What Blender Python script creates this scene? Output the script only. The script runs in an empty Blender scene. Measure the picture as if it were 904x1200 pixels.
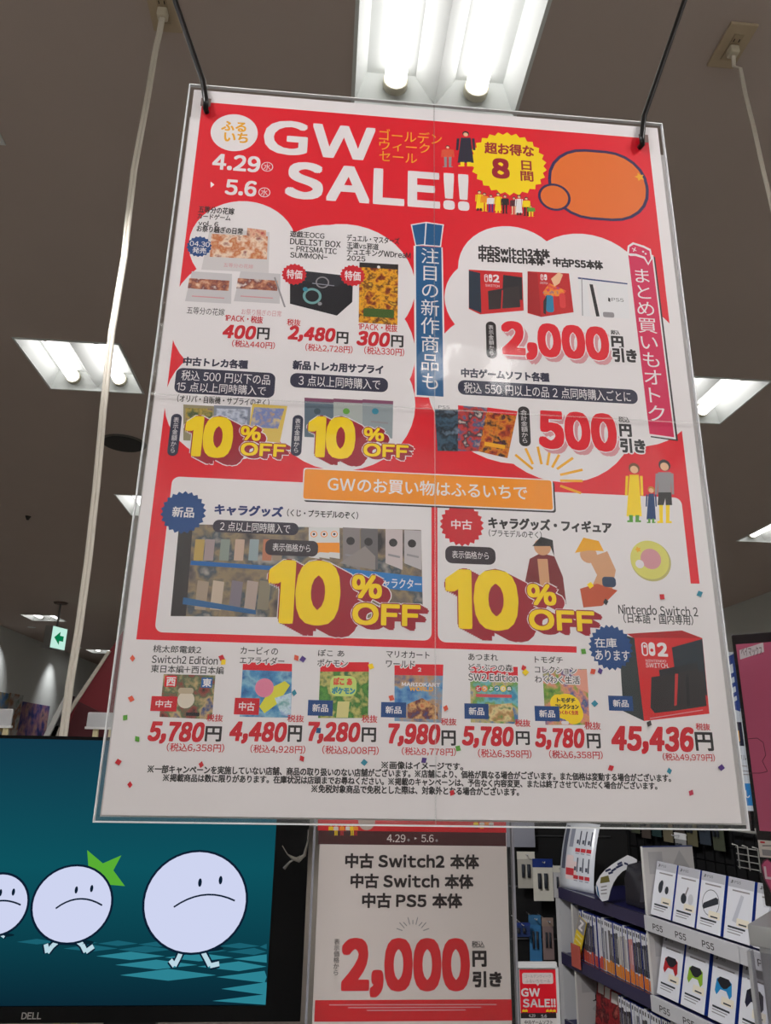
import bpy, bmesh, math, random
from mathutils import Matrix, Vector
random.seed(7)
C = bpy.context.scene.collection
PI = math.pi

# ------------------------------------------------------------------ camera, world, exposure
F, PITCH, ROLL, YAW = 870.0, 0.3168536, 0.01953483, 0.0763774
CAM = Vector((0, 0, 1.45))
CEIL = 3.15
def _axes():
    fw = Vector((math.sin(YAW) * math.cos(PITCH), math.cos(YAW) * math.cos(PITCH), math.sin(PITCH)))
    x = Vector((math.cos(YAW), -math.sin(YAW), 0))
    u = x.cross(fw)
    c, s = math.cos(ROLL), math.sin(ROLL)
    return c * x + s * u, -s * x + c * u, fw
AX, AU, AF = _axes()
def ray(x, y):
    return AX * ((x - 452) / F) + AU * ((600 - y) / F) + AF
def hit(x, y, o, n):                       # the point of a measured direction on a plane
    d = ray(x, y)
    return CAM + d * ((Vector(o) - CAM).dot(n) / d.dot(n))
def hit_z(x, y, z):
    return hit(x, y, (0, 0, z), Vector((0, 0, 1)))
def hit_y(x, y, b):
    return hit(x, y, (0, b, 0), Vector((0, 1, 0)))
cam = bpy.data.cameras.new('camera'); co = bpy.data.objects.new('camera', cam); C.objects.link(co)
co.matrix_world = Matrix(((AX.x, AU.x, -AF.x, CAM.x), (AX.y, AU.y, -AF.y, CAM.y), (AX.z, AU.z, -AF.z, CAM.z), (0, 0, 0, 1)))
cam.sensor_fit = 'VERTICAL'; cam.sensor_height = 24.0; cam.lens = F / 1200 * 24.0
cam.clip_start = 0.01
sc = bpy.context.scene
sc.camera = co
w = bpy.data.worlds.new('world'); sc.world = w; w.use_nodes = True
w.node_tree.nodes['Background'].inputs[0].default_value = (0.5, 0.5, 0.5, 1)
w.node_tree.nodes['Background'].inputs[1].default_value = 0.05
sc.view_settings.view_transform = 'Standard'; sc.view_settings.look = 'None'
sc.view_settings.gamma = 1; sc.view_settings.use_curve_mapping = False
sc.view_settings.exposure = 0.0
sc.cycles.max_bounces = 7; sc.cycles.diffuse_bounces = 4; sc.cycles.glossy_bounces = 3
sc.cycles.transparent_max_bounces = 12; sc.cycles.use_denoising = True
sc.cycles.caustics_reflective = False; sc.cycles.caustics_refractive = False
sc.cycles.sample_clamp_indirect = 6
TUBE, TUBE_FILL, SPOT = 3.4, 98.0, 31.0     # strength of the tubes in view, of the boosted fill tubes out of view, of the added spots (W)

# ------------------------------------------------------------------ materials
def lin(c):
    return tuple(((v / 255) / 12.92 if v / 255 <= .04045 else ((v / 255 + .055) / 1.055) ** 2.4) for v in c) + (1,)
MATS = {}
def mat(rgb, rough=.5, metal=0, spec=.3, name=None, var=.0, vscale=30):
    key = (tuple(rgb), rough, metal, spec, var, vscale)
    if key in MATS: return MATS[key]
    m = bpy.data.materials.new(name or 'mat_%02x%02x%02x' % tuple(int(v) for v in rgb)); m.use_nodes = True
    nt = m.node_tree; b = nt.nodes['Principled BSDF']
    b.inputs['Base Color'].default_value = lin(rgb); b.inputs['Roughness'].default_value = rough
    b.inputs['Metallic'].default_value = metal; b.inputs['Specular IOR Level'].default_value = spec
    if var:
        tc = nt.nodes.new('ShaderNodeTexCoord'); n = nt.nodes.new('ShaderNodeTexNoise'); n.inputs['Scale'].default_value = vscale
        mx = nt.nodes.new('ShaderNodeMix'); mx.data_type = 'RGBA'
        mx.inputs[6].default_value = tuple(v * (1 - var) for v in lin(rgb)[:3]) + (1,)
        mx.inputs[7].default_value = tuple(min(1, v * (1 + var)) for v in lin(rgb)[:3]) + (1,)
        nt.links.new(tc.outputs['Object'], n.inputs['Vector']); nt.links.new(n.outputs['Fac'], mx.inputs[0])
        nt.links.new(mx.outputs[2], b.inputs['Base Color'])
    MATS[key] = m
    return m
def emit(rgb, strength=1.0):
    key = ('e', tuple(rgb), strength)
    if key in MATS: return MATS[key]
    m = bpy.data.materials.new('glow'); m.use_nodes = True; nt = m.node_tree; nt.nodes.clear()
    e = nt.nodes.new('ShaderNodeEmission'); o = nt.nodes.new('ShaderNodeOutputMaterial')
    e.inputs[0].default_value = lin(rgb); e.inputs[1].default_value = strength
    nt.links.new(e.outputs[0], o.inputs[0]); MATS[key] = m
    return m
def pic(cols, scale=60, detail=3, seed=0, kind='noise'):
    """a busy printed picture: bands of colour over a noise field"""
    key = ('p', tuple(cols), scale, seed, kind)
    if key in MATS: return MATS[key]
    m = bpy.data.materials.new('printed_picture'); m.use_nodes = True; nt = m.node_tree; b = nt.nodes['Principled BSDF']
    b.inputs['Roughness'].default_value = .5; b.inputs['Specular IOR Level'].default_value = .3
    tc = nt.nodes.new('ShaderNodeTexCoord'); mp = nt.nodes.new('ShaderNodeMapping'); mp.inputs['Location'].default_value = (seed, seed * .7, seed * 1.3)
    if kind == 'noise':
        n = nt.nodes.new('ShaderNodeTexNoise'); n.inputs['Scale'].default_value = scale; n.inputs['Detail'].default_value = detail
        out = n.outputs['Fac']
    else:
        n = nt.nodes.new('ShaderNodeTexVoronoi'); n.inputs['Scale'].default_value = scale
        sp = nt.nodes.new('ShaderNodeSeparateColor'); nt.links.new(n.outputs['Color'], sp.inputs[0]); out = sp.outputs[0]
    r = nt.nodes.new('ShaderNodeValToRGB'); r.color_ramp.interpolation = 'CONSTANT' if kind != 'noise' else 'LINEAR'
    lo, hi = (.3, .7) if kind == 'noise' else (0, 1)
    els = r.color_ramp.elements
    while len(els) < len(cols): els.new(.5)
    for i, c in enumerate(cols):
        els[i].position = lo + (hi - lo) * i / max(1, len(cols) - (1 if kind == 'noise' else 0)); els[i].color = lin(c)
    nt.links.new(tc.outputs['Object'], mp.inputs[0]); nt.links.new(mp.outputs[0], n.inputs['Vector'])
    nt.links.new(out, r.inputs[0]); nt.links.new(r.outputs[0], b.inputs['Base Color'])
    MATS[key] = m
    return m
def film(name, base=.05, gain=.5, rough=.04, bump=.25, scale=14, tint=(1, 1, 1, 1)):
    """clear glossy plastic film with gentle ripples"""
    m = bpy.data.materials.new(name); m.use_nodes = True; nt = m.node_tree; nt.nodes.clear()
    o = nt.nodes.new('ShaderNodeOutputMaterial'); mx = nt.nodes.new('ShaderNodeMixShader')
    t = nt.nodes.new('ShaderNodeBsdfTransparent'); t.inputs[0].default_value = tint
    g = nt.nodes.new('ShaderNodeBsdfGlossy'); g.inputs['Roughness'].default_value = rough
    lw_ = nt.nodes.new('ShaderNodeLayerWeight'); lw_.inputs[0].default_value = .5
    pw = nt.nodes.new('ShaderNodeMath'); pw.operation = 'POWER'; pw.inputs[1].default_value = 5; nt.links.new(lw_.outputs['Facing'], pw.inputs[0])
    fr = nt.nodes.new('ShaderNodeMath'); fr.operation = 'MULTIPLY_ADD'; fr.inputs[1].default_value = .96; fr.inputs[2].default_value = .04; nt.links.new(pw.outputs[0], fr.inputs[0])
    ma = nt.nodes.new('ShaderNodeMath'); ma.operation = 'MULTIPLY_ADD'; ma.inputs[1].default_value = gain; ma.inputs[2].default_value = base
    tc = nt.nodes.new('ShaderNodeTexCoord')
    n = nt.nodes.new('ShaderNodeTexNoise'); n.inputs['Scale'].default_value = scale; n.inputs['Detail'].default_value = 3
    bp = nt.nodes.new('ShaderNodeBump'); bp.inputs['Strength'].default_value = bump; bp.inputs['Distance'].default_value = .004
    nt.links.new(tc.outputs['Object'], n.inputs['Vector']); nt.links.new(n.outputs['Fac'], bp.inputs['Height'])
    nt.links.new(bp.outputs[0], g.inputs['Normal'])
    nt.links.new(fr.outputs[0], ma.inputs[0]); nt.links.new(ma.outputs[0], mx.inputs[0])
    nt.links.new(t.outputs[0], mx.inputs[1]); nt.links.new(g.outputs[0], mx.inputs[2]); nt.links.new(mx.outputs[0], o.inputs[0])
    return m
WHITE = mat((236, 230, 231)); RED = mat((226, 22, 42)); INK = mat((40, 34, 36)); NAVY = mat((26, 70, 130))
PILL = mat((46, 46, 68)); YEL = mat((252, 216, 16)); ORG = mat((247, 150, 26)); DRED = mat((158, 22, 44))
PINK = mat((212, 30, 84)); RTXT = mat((206, 26, 42)); BLUE = mat((24, 90, 140)); GOLD = mat((240, 172, 30))
GREY = mat((150, 145, 148)); BLACK = mat((22, 20, 22)); SKIN = mat((240, 190, 150)); LPINK = mat((214, 150, 156))
GREEN = mat((90, 160, 50)); TEAL = mat((50, 140, 165)); CORAL = mat((226, 88, 60)); PURP = mat((80, 50, 130))
WOOD = mat((120, 80, 50))
PLASTIC_W = mat((225, 225, 226), .35); BLK_P = mat((14, 14, 16), .35); BLK_M = mat((20, 20, 21), .7)

# ------------------------------------------------------------------ object helpers
def thing(name, label, cat, loc=(0, 0, 0), rot=(0, 0, 0), group=None):
    o = bpy.data.objects.new(name, None); C.objects.link(o); o.empty_display_size = .05
    o.location = loc; o.rotation_euler = rot; o['label'] = label; o['category'] = cat
    if group: o['group'] = group
    return o
def tag(o, label, cat, group=None):
    o['label'] = label; o['category'] = cat
    if group: o['group'] = group
    return o
def link(name, bm, mats, parent=None, smooth=False, bevel=0, label=None):
    me = bpy.data.meshes.new(name); bm.to_mesh(me); bm.free()
    for m in (mats if isinstance(mats, (list, tuple)) else [mats]): me.materials.append(m)
    o = bpy.data.objects.new(name, me); C.objects.link(o)
    if parent is not None: o.parent = parent
    if smooth:
        for p in me.polygons: p.use_smooth = True
    if bevel:
        b = o.modifiers.new('bevel', 'BEVEL'); b.width = bevel; b.segments = 2; b.limit_method = 'ANGLE'
    if label: o['label'] = label
    return o
def B(): return bmesh.new()
def box(bm, lo, hi, mi=0, M=None):
    x0, y0, z0 = lo; x1, y1, z1 = hi
    vs = [bm.verts.new(Vector(p) if M is None else M @ Vector(p)) for p in ((x0, y0, z0), (x1, y0, z0), (x1, y1, z0), (x0, y1, z0), (x0, y0, z1), (x1, y0, z1), (x1, y1, z1), (x0, y1, z1))]
    for f in ((0, 3, 2, 1), (4, 5, 6, 7), (0, 1, 5, 4), (1, 2, 6, 5), (2, 3, 7, 6), (3, 0, 4, 7)):
        fa = bm.faces.new([vs[i] for i in f]); fa.material_index = mi
    return bm
def tube(bm, pts, r, n=8, mi=0):
    pts = [Vector(p) for p in pts]; rings = []
    for i, p in enumerate(pts):
        d = (pts[min(i + 1, len(pts) - 1)] - pts[max(i - 1, 0)]).normalized()
        a = d.orthogonal().normalized() if i == 0 else (ra - d * ra.dot(d)).normalized()
        ra = a; b = d.cross(a)
        rr = r[i] if isinstance(r, (list, tuple)) else r
        rings.append([bm.verts.new(p + (a * math.cos(2 * PI * k / n) + b * math.sin(2 * PI * k / n)) * rr) for k in range(n)])
    for i in range(len(rings) - 1):
        for k in range(n):
            f = bm.faces.new((rings[i][k], rings[i][(k + 1) % n], rings[i + 1][(k + 1) % n], rings[i + 1][k])); f.material_index = mi; f.smooth = True
    for ring, rev in ((rings[0], True), (rings[-1], False)):
        f = bm.faces.new(list(reversed(ring)) if rev else ring); f.material_index = mi
    return bm
def prism(bm, pts, y0, y1, mi=0):
    """outline in x,z pushed from y0 to y1"""
    a = [bm.verts.new((x, y0, z)) for x, z in pts]; b = [bm.verts.new((x, y1, z)) for x, z in pts]
    n = len(pts)
    bm.faces.new(a).material_index = mi; bm.faces.new(list(reversed(b))).material_index = mi
    for i in range(n):
        bm.faces.new((a[i], b[i], b[(i + 1) % n], a[(i + 1) % n])).material_index = mi
    bmesh.ops.recalc_face_normals(bm, faces=bm.faces)
    return bm

# ------------------------------------------------------------------ lettering and flat print
_TC = {}
def _raw(s):
    c = bpy.data.curves.new('t', 'FONT'); c.body = s; c.resolution_u = 4
    o = bpy.data.objects.new('t', c); C.objects.link(o)
    me = bpy.data.meshes.new_from_object(o.evaluated_get(bpy.context.evaluated_depsgraph_get()))
    vs = [(v.co.x, v.co.y) for v in me.vertices]; fs = [tuple(p.vertices) for p in me.polygons]
    bpy.data.objects.remove(o); bpy.data.curves.remove(c); bpy.data.meshes.remove(me)
    return vs, fs
def glyph(ch):
    if ch == '1' and ch not in _TC:
        _TC[ch] = ([(.30, 0), (.375, 0), (.375, .735), (.30, .735), (.11, .60), (.11, .52), (.30, .64)], [(0, 1, 2, 3), (4, 5, 6, 3)])
    if ch == '※' and ch not in _TC:                 # the note mark: a cross with four dots
        vs, fs = [], []
        for sx in (1, -1):
            k = len(vs); vs += [(.45 + sx * a, .38 + b) for a, b in ((-.36, -.40), (-.40, -.36), (.36, .40), (.40, .36))]; fs.append((k, k + 1, k + 2, k + 3) if sx < 0 else (k, k + 3, k + 2, k + 1))
        for a, b in ((0, .3), (0, -.3), (.3, 0), (-.3, 0)):
            k = len(vs); vs += [(.45 + a - .05, .38 + b - .05), (.45 + a + .05, .38 + b - .05), (.45 + a + .05, .38 + b + .05), (.45 + a - .05, .38 + b + .05)]; fs.append((k, k + 1, k + 2, k + 3))
        _TC[ch] = (vs, fs)
    if ch not in _TC: _TC[ch] = _raw(chr(ord(ch) + 0xFEE0) if '!' <= ch <= '~' else ch)
    return _TC[ch]
EM = max(v[0] for v in _raw('中中')[0]) - max(v[0] for v in _raw('中')[0])
def glyphs(s, shear, ls, vert, track=0):
    V, Fc, x, y = [], [], 0.0, 0.0
    for ch in s:
        if ch == ' ': x += .32 * EM; continue
        vs, fs = glyph(ch)
        a, b = min(v[0] for v in vs), max(v[0] for v in vs)
        if vert: dx, adv = -(a + b) / 2, 0
        elif '!' <= ch <= '~': dx, adv = x - a + .035 * EM, b - a + .085 * EM + track
        else: dx, adv = x, EM * .98
        k = len(V)
        V += [(px + dx + shear * py, py + y) for px, py in vs]; Fc += [tuple(q + k for q in f) for f in fs]
        x += adv
        if vert: y -= EM * ls
    return V, Fc
class Sheet:
    """print on a flat sheet. Local frame of the parent: x right, y away from the reader, z up"""
    STEP = 3e-6
    def __init__(self, parent, P=None, y=0.0, clip=None, lift=5e-6):
        self.parent, self.P, self.y, self.clip, self.lift, self.bm = parent, P or (lambda x, y: (x, y)), y, clip, lift, None
    def part(self, name, label=None):
        self.close(); self.name, self.label, self.bm, self.mats = name, label, bmesh.new(), []
        return self
    def close(self):
        if self.bm is not None:
            if self.bm.faces: link(self.name, self.bm, self.mats, self.parent, label=self.label)
            self.bm = None
    def mi(self, m):
        if m not in self.mats: self.mats.append(m)
        return self.mats.index(m)
    base = None
    def level(self): self.base = self.lift
    def reset(self):
        self.top = max(getattr(self, 'top', 0), self.lift); self.lift = self.base
    def up(self, k=1): self.lift += self.STEP * k
    def uvpoly(self, pts, m, dy=0):
        if self.clip:
            a, b, c, d = self.clip; pts = [(min(max(u, a), b), min(max(v, c), d)) for u, v in pts]
        area = sum(pts[i][0] * pts[(i + 1) % len(pts)][1] - pts[(i + 1) % len(pts)][0] * pts[i][1] for i in range(len(pts)))
        if area < 0: pts = pts[::-1]
        f = self.bm.faces.new([self.bm.verts.new((u, self.y - self.lift - dy, v)) for u, v in pts]); f.material_index = self.mi(m)
    def poly(self, pts, m):
        self.up(); self.uvpoly([self.P(*p) for p in pts], m)
    def r_uv(self, cx, cy, r): return abs(self.P(cx + r, cy)[0] - self.P(cx, cy)[0])
    def disc(self, cx, cy, r, m, n=40, asp=1.0):
        self.up(); u, v = self.P(cx, cy); q = self.r_uv(cx, cy, r)
        self.uvpoly([(u + q * math.cos(2 * PI * i / n), v + q * asp * math.sin(2 * PI * i / n)) for i in range(n)], m)
    def burst(self, cx, cy, r, m, n=22, inner=.88):
        self.up(); u, v = self.P(cx, cy); q = self.r_uv(cx, cy, r)
        self.uvpoly([(u + q * (1 if i % 2 else inner) * math.cos(PI * i / n), v + q * (1 if i % 2 else inner) * math.sin(PI * i / n)) for i in range(2 * n)], m)
    def ring(self, cx, cy, r, t, m, n=28):
        self.up(); u, v = self.P(cx, cy); q = self.r_uv(cx, cy, r); p = q * (1 - t)
        for i in range(n):
            a, b = 2 * PI * i / n, 2 * PI * (i + 1) / n
            self.uvpoly([(u + q * math.cos(a), v + q * math.sin(a)), (u + q * math.cos(b), v + q * math.sin(b)), (u + p * math.cos(b), v + p * math.sin(b)), (u + p * math.cos(a), v + p * math.sin(a))], m)
    def frame(self, x0, x1, y0, y1):
        xm, ym = (x0 + x1) / 2, (y0 + y1) / 2
        return self.P(x0, ym)[0], self.P(x1, ym)[0], self.P(xm, y1)[1], self.P(xm, y0)[1]
    def rrect(self, x0, x1, y0, y1, m, rad=0, grow=0):
        self.up(); a, b, c, d = self.frame(x0, x1, y0, y1)
        k = (b - a) / (x1 - x0); q = min(rad * k, (b - a) / 2, (d - c) / 2); g = grow * k
        a -= g; b += g; c -= g; d += g; q += g if rad else 0
        if q <= 0: return self.uvpoly([(a, c), (b, c), (b, d), (a, d)], m)
        pts = []
        for cx, cy, a0 in ((b - q, c + q, -PI / 2), (b - q, d - q, 0), (a + q, d - q, PI / 2), (a + q, c + q, PI)):
            pts += [(cx + q * math.cos(a0 + i * PI / 12), cy + q * math.sin(a0 + i * PI / 12)) for i in range(7)]
        self.uvpoly(pts, m)
    def line(self, x0, y0, x1, y1, wd, m):
        self.up(); (a, b), (c, d) = self.P(x0, y0), self.P(x1, y1)
        k = self.r_uv(x0, y0, 1) * wd / 2; l = math.hypot(c - a, d - b) or 1; nx, ny = -(d - b) / l * k, (c - a) / l * k
        self.uvpoly([(a + nx, b + ny), (c + nx, d + ny), (c - nx, d - ny), (a - nx, b - ny)], m)
    def text(self, s, x0, x1, y0, y1, m, bold=.012, shear=0, out=(), ext=None, vert=False, ls=1.0):
        vs, fs = glyphs(s, shear, ls, vert, bold * 1.1)
        a, b, c, d = self.frame(x0, x1, y0, y1); k = (b - a) / (x1 - x0)
        X0, X1 = min(v[0] for v in vs), max(v[0] for v in vs); Y0, Y1 = min(v[1] for v in vs), max(v[1] for v in vs)
        g_ = (d - c) / (Y1 - Y0) * bold * .9; a += g_; b -= g_; c += g_; d -= g_
        uv = [(a + (v[0] - X0) / (X1 - X0) * (b - a), c + (v[1] - Y0) / (Y1 - Y0) * (d - c)) for v in vs]
        def put(dx, dz, mm):
            V = [self.bm.verts.new((u + dx, self.y - self.lift, v + dz)) for u, v in uv]; i = self.mi(mm)
            for f in fs:
                try: self.bm.faces.new([V[j] for j in f]).material_index = i
                except ValueError: pass
            self.lift += 2e-7
        hh_ = (d - c) / (Y1 - Y0) * bold if bold >= .005 else 0
        if ext:                                             # thick printed side of block lettering
            ex, ey, n, em, ol = ext
            for col, r in ((ol, 2.2), (em, 1.0)):
                if col is None: continue
                for i in range(n + 1):
                    for q in range(6):
                        an = 2 * PI * q / 6; put((ex * i / n) * k + (r * k + hh_) * math.cos(an), (-ey * i / n) * k + (r * k + hh_) * math.sin(an), col)
                self.up(2)
        for r, mm in out:
            for q in range(12):
                an = 2 * PI * q / 12; put((r * k + hh_) * math.cos(an), (r * k + hh_) * math.sin(an), mm)
            self.up(2)
        self.up(); put(0, 0, m)
        if bold >= .005:
            for q_, f_ in (((4, 1),) if bold < .02 else ((8, 1),) if bold < .045 else ((16, 1), (8, .55))):
                for q in range(q_):
                    an = 2 * PI * q / q_; sq_ = 1 if bold < .03 else min(1.3, 1 / max(abs(math.cos(an)), abs(math.sin(an)))); put(hh_ * f_ * sq_ * math.cos(an), hh_ * f_ * sq_ * math.sin(an), m)
        self.up()
    def person(self, cx, y0, y1, shirt, legs, wd, hair=None, skirt=False):
        """a little printed figure: head, torso, legs"""
        h = y1 - y0; r = h * .075
        self.disc(cx, y0 + r * 1.2, r * 1.25, hair or INK, 14); self.disc(cx, y0 + r * 1.5, r * .9, SKIN, 12)
        if skirt: self.poly([(cx - wd * .3, y0 + h * .2), (cx + wd * .3, y0 + h * .2), (cx + wd * .5, y0 + h * .9), (cx - wd * .5, y0 + h * .9)], shirt)
        else: self.poly([(cx - wd * .4, y0 + h * .2), (cx + wd * .4, y0 + h * .2), (cx + wd * .4, y0 + h * .55), (cx - wd * .4, y0 + h * .55)], shirt)
        self.poly([(cx - wd * .55, y0 + h * .22), (cx - wd * .38, y0 + h * .22), (cx - wd * .45, y0 + h * .55), (cx - wd * .6, y0 + h * .55)], shirt)
        self.poly([(cx + wd * .38, y0 + h * .22), (cx + wd * .55, y0 + h * .22), (cx + wd * .6, y0 + h * .55), (cx + wd * .45, y0 + h * .55)], shirt)
        for s in (-1, 1):
            self.poly([(cx + s * wd * .08, y0 + h * (.88 if skirt else .54)), (cx + s * wd * .34, y0 + h * (.88 if skirt else .54)), (cx + s * wd * .3, y1), (cx + s * wd * .1, y1)], legs)
            self.poly([(cx + s * wd * .08, y1 - h * .04), (cx + s * wd * .45, y1 - h * .03), (cx + s * wd * .45, y1), (cx + s * wd * .08, y1)], legs)
def px_plane(root_loc, yaw=0.0, tilt=0.0):
    """maps a direction measured in the photo to metres on an upright sheet that stands at root_loc"""
    R = Matrix.Rotation(yaw, 3, 'Z') @ Matrix.Rotation(tilt, 3, 'X'); ex, ey, ez = R.col[0].copy(), R.col[1].copy(), R.col[2].copy()
    def P(x, y):
        p = hit(x, y, root_loc, ey) - Vector(root_loc); return p.dot(ex), p.dot(ez)
    return P
def slab(bm, W0, W1, H0, H1, y0, y1, mi=0): return box(bm, (W0, y0, H0), (W1, y1, H1), mi)

# ================================================================== THE ROOM
XL, XR, YN, YF = -4.75, 4.6, -2.5, 17.0
CEILM = mat((200, 186, 178), .9, spec=.1, var=.03, vscale=3, name='ceiling_board')
WALLM = mat((222, 226, 224), .85, spec=.1, var=.02, vscale=2, name='painted_wall')
FLOORM = mat((176, 168, 158), .45, spec=.4, var=.06, vscale=4, name='floor_tile')
FIX = [(.235, 1.36), (-1.24, 1.60), (-1.19, 3.20), (1.80, 3.19), (-1.29, 5.27), (3.50, 5.28), (-3.86, 10.45), (-4.05, 14.0), (1.0, 8.6), (-1.2, 8.6), (3.4, 1.4), (3.3, 10.4),
       (-1.2, -.9), (1.75, -.9), (-3.4, .6), (-.95, -1.95), (.62, -1.95)]
FW, FD = .225, .235
def struct(o): o['kind'] = 'structure'; return o
bm = B(); box(bm, (XL - .1, YN - .1, -.1), (XR + .1, YF + .1, 0)); struct(link('floor', bm, FLOORM))
xs = sorted({XL - .1, XR + .1} | {x + s * FW for x, _ in FIX for s in (-1, 1)})
ys = sorted({YN - .1, YF + .1} | {y + s * FD for _, y in FIX for s in (-1, 1)})
bm = B()
for i in range(len(xs) - 1):
    for j in range(len(ys) - 1):
        mx, my = (xs[i] + xs[i + 1]) / 2, (ys[j] + ys[j + 1]) / 2
        if any(abs(mx - x) < FW and abs(my - y) < FD for x, y in FIX): continue
        bm.faces.new([bm.verts.new(p) for p in ((xs[i], ys[j], CEIL), (xs[i], ys[j + 1], CEIL), (xs[i + 1], ys[j + 1], CEIL), (xs[i + 1], ys[j], CEIL))])
bmesh.ops.remove_doubles(bm, verts=bm.verts, dist=1e-5)
ret = bmesh.ops.extrude_face_region(bm, geom=bm.faces[:])
bmesh.ops.translate(bm, vec=(0, 0, .004), verts=[v for v in ret['geom'] if isinstance(v, bmesh.types.BMVert)])
bmesh.ops.recalc_face_normals(bm, faces=bm.faces)
struct(link('ceiling', bm, CEILM))
for nm, lo, hi in (('wall_left', (XL - .1, YN, 0), (XL, YF, CEIL + .15)), ('wall_right', (XR, YN, 0), (XR + .1, YF, CEIL + .15)),
                   ('wall_far', (XL - .1, YF, 0), (XR + .1, YF + .1, CEIL + .15)), ('wall_near', (XL - .1, YN - .1, 0), (XR + .1, YN, CEIL + .15))):
    bm = B(); box(bm, lo, hi); struct(link(nm, bm, WALLM))
for nm, x0, x1 in (('baseboard_left', XL, XL + .012), ('baseboard_right', XR - .012, XR)):
    bm = B(); box(bm, (x0, YN, 0), (x1, YF, .08)); struct(link(nm, bm, mat((90, 88, 86))))

# ------------------------------------------------------------------ ceiling lights
HOUSE = mat((232, 236, 234), .4); TUBEM = emit((255, 251, 249), TUBE); CAPM = mat((205, 200, 180), .5)
def make_light():
    t = thing('ceiling_light', '', 'ceiling light')
    bm = B(); d, tw, td = .085, FW - .035, FD - .03
    rim = [(-FW, -FD), (FW, -FD), (FW, FD), (-FW, FD)]; top = [(-tw, -td), (tw, -td), (tw, td), (-tw, td)]
    a = [bm.verts.new((x, y, 0)) for x, y in rim]; b = [bm.verts.new((x, y, d)) for x, y in top]
    for i in range(4): bm.faces.new((a[i], a[(i + 1) % 4], b[(i + 1) % 4], b[i]))
    bm.faces.new(b)
    link('housing', bm, HOUSE, t)
    bm = B(); e = .006
    for lo, hi in (((-FW - e, -FD - e), (FW + e, -FD + .004)), ((-FW - e, FD - .004), (FW + e, FD + e)), ((-FW - e, -FD), (-FW + .004, FD)), ((FW - .004, -FD), (FW + e, FD))):
        box(bm, (lo[0], lo[1], -.004), (hi[0], hi[1], -.0005))
    link('rim', bm, HOUSE, t)
    bm = B(); q = FD - .012
    a = [bm.verts.new((x, s * q, z)) for s in (-1, 1) for x, z in ((-.055, d - .002), (0, .012), (.055, d - .002))]
    bm.faces.new((a[0], a[1], a[4], a[3])); bm.faces.new((a[1], a[2], a[5], a[4])); bm.faces.new((a[2], a[1], a[0])); bm.faces.new((a[3], a[4], a[5]))
    link('divider', bm, HOUSE, t)
    for s in (-1, 1):
        bm = B(); x = s * .112
        tube(bm, [(x, -FD + .045, .05), (x, FD - .045, .05)], .03, 14); link('tube', bm, TUBEM, t)
        for e in (-1, 1):
            bm = B(); y = e * (FD - .045)
            tube(bm, [(x, y, .05), (x, y + e * .022, .05)], .034, 14); link('end_cap', bm, CAPM, t)
    return t
LIGHT_LABELS = ['square twin-tube ceiling light just above the top edge of the red sale poster',
    'square twin-tube ceiling light at the far left, mostly cut off by the frame', 'square twin-tube ceiling light left of the poster, crossed by the white cord',
    'square twin-tube ceiling light half hidden behind the poster, right side, higher one', 'square twin-tube ceiling light peeking out behind the poster, lower left',
    'square twin-tube ceiling light cut by the right frame edge beside the poster', 'distant twin-tube ceiling light beside the green exit sign',
    'farthest ceiling light, just above the dark red slanted board', 'unseen ceiling light boosted as fill, behind the poster in the back of the shop', 'unseen ceiling light boosted as fill, over the back left aisle behind the poster',
    'unseen ceiling light boosted as fill, over the right aisle beyond the frame', 'unseen ceiling light boosted as fill, over the back right aisle behind the pink box', 'unseen ceiling light boosted as fill, left behind the viewer',
    'unseen ceiling light boosted as fill, right behind the viewer', 'unseen ceiling light boosted as fill, over the left aisle beyond the frame', 'ceiling light close to the wall behind the viewer, left one', 'ceiling light close to the wall behind the viewer, right one']
def copy_tree(o, parent=None):
    c = o.copy(); C.objects.link(c)
    if parent is not None: c.parent = parent
    for ch in o.children: copy_tree(ch, c)
    return c
proto = make_light()
for i, (x, y) in enumerate(FIX):
    o = proto if i == 0 else copy_tree(proto)
    o.location = (x, y, CEIL); o['label'] = LIGHT_LABELS[i]; o['group'] = 'square ceiling lights'
    if i >= 8:  # fixtures out of view: tubes boosted to fill the room with light
        for ch in o.children:
            if ch.name.startswith('tube'): ch.data = ch.data.copy(); ch.data.materials[0] = emit((255, 251, 249), TUBE_FILL if i < 15 else 7)
# unseen spotlights added behind the viewer to brighten the poster
for k, (x, y) in enumerate(((-1.6, -.45), (-1.2, -.6), (1.3, -.6), (1.7, -.45))):
    t = thing('fill_spotlight', 'added fill spotlight behind the viewer, %s from the left wall' % ('first', 'second', 'third', 'fourth')[k], 'spotlight', (x, y, CEIL), group='added fill spotlights behind the viewer')
    d = (Vector((.1 + .1 * (k - 1.5), .54, 2.15)) - Vector((x, y, CEIL - .16))).normalized(); c = Vector((0, 0, -.16))
    bm = B(); tube(bm, [(0, 0, -.0005), (0, 0, -.03)], .03, 16); link('mount', bm, HOUSE, t)
    bm = B(); tube(bm, [(0, 0, -.03), c], .008, 8); link('stem', bm, HOUSE, t)
    bm = B(); tube(bm, [c - d * .1, c - d * .02, c + d * .04], [.03, .045, .05], 20); link('lamp_head', bm, HOUSE, t)
    ld = bpy.data.lights.new('spot', 'SPOT'); ld.energy = SPOT; ld.spot_size = .95; ld.spot_blend = .9; ld.shadow_soft_size = .05; ld.color = (1, .97, .97)
    lo = bpy.data.objects.new('fill_spot_lamp', ld); C.objects.link(lo); lo.parent = t; lo.location = c + d * .045; lo.rotation_euler = d.to_track_quat('-Z', 'Y').to_euler()
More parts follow.
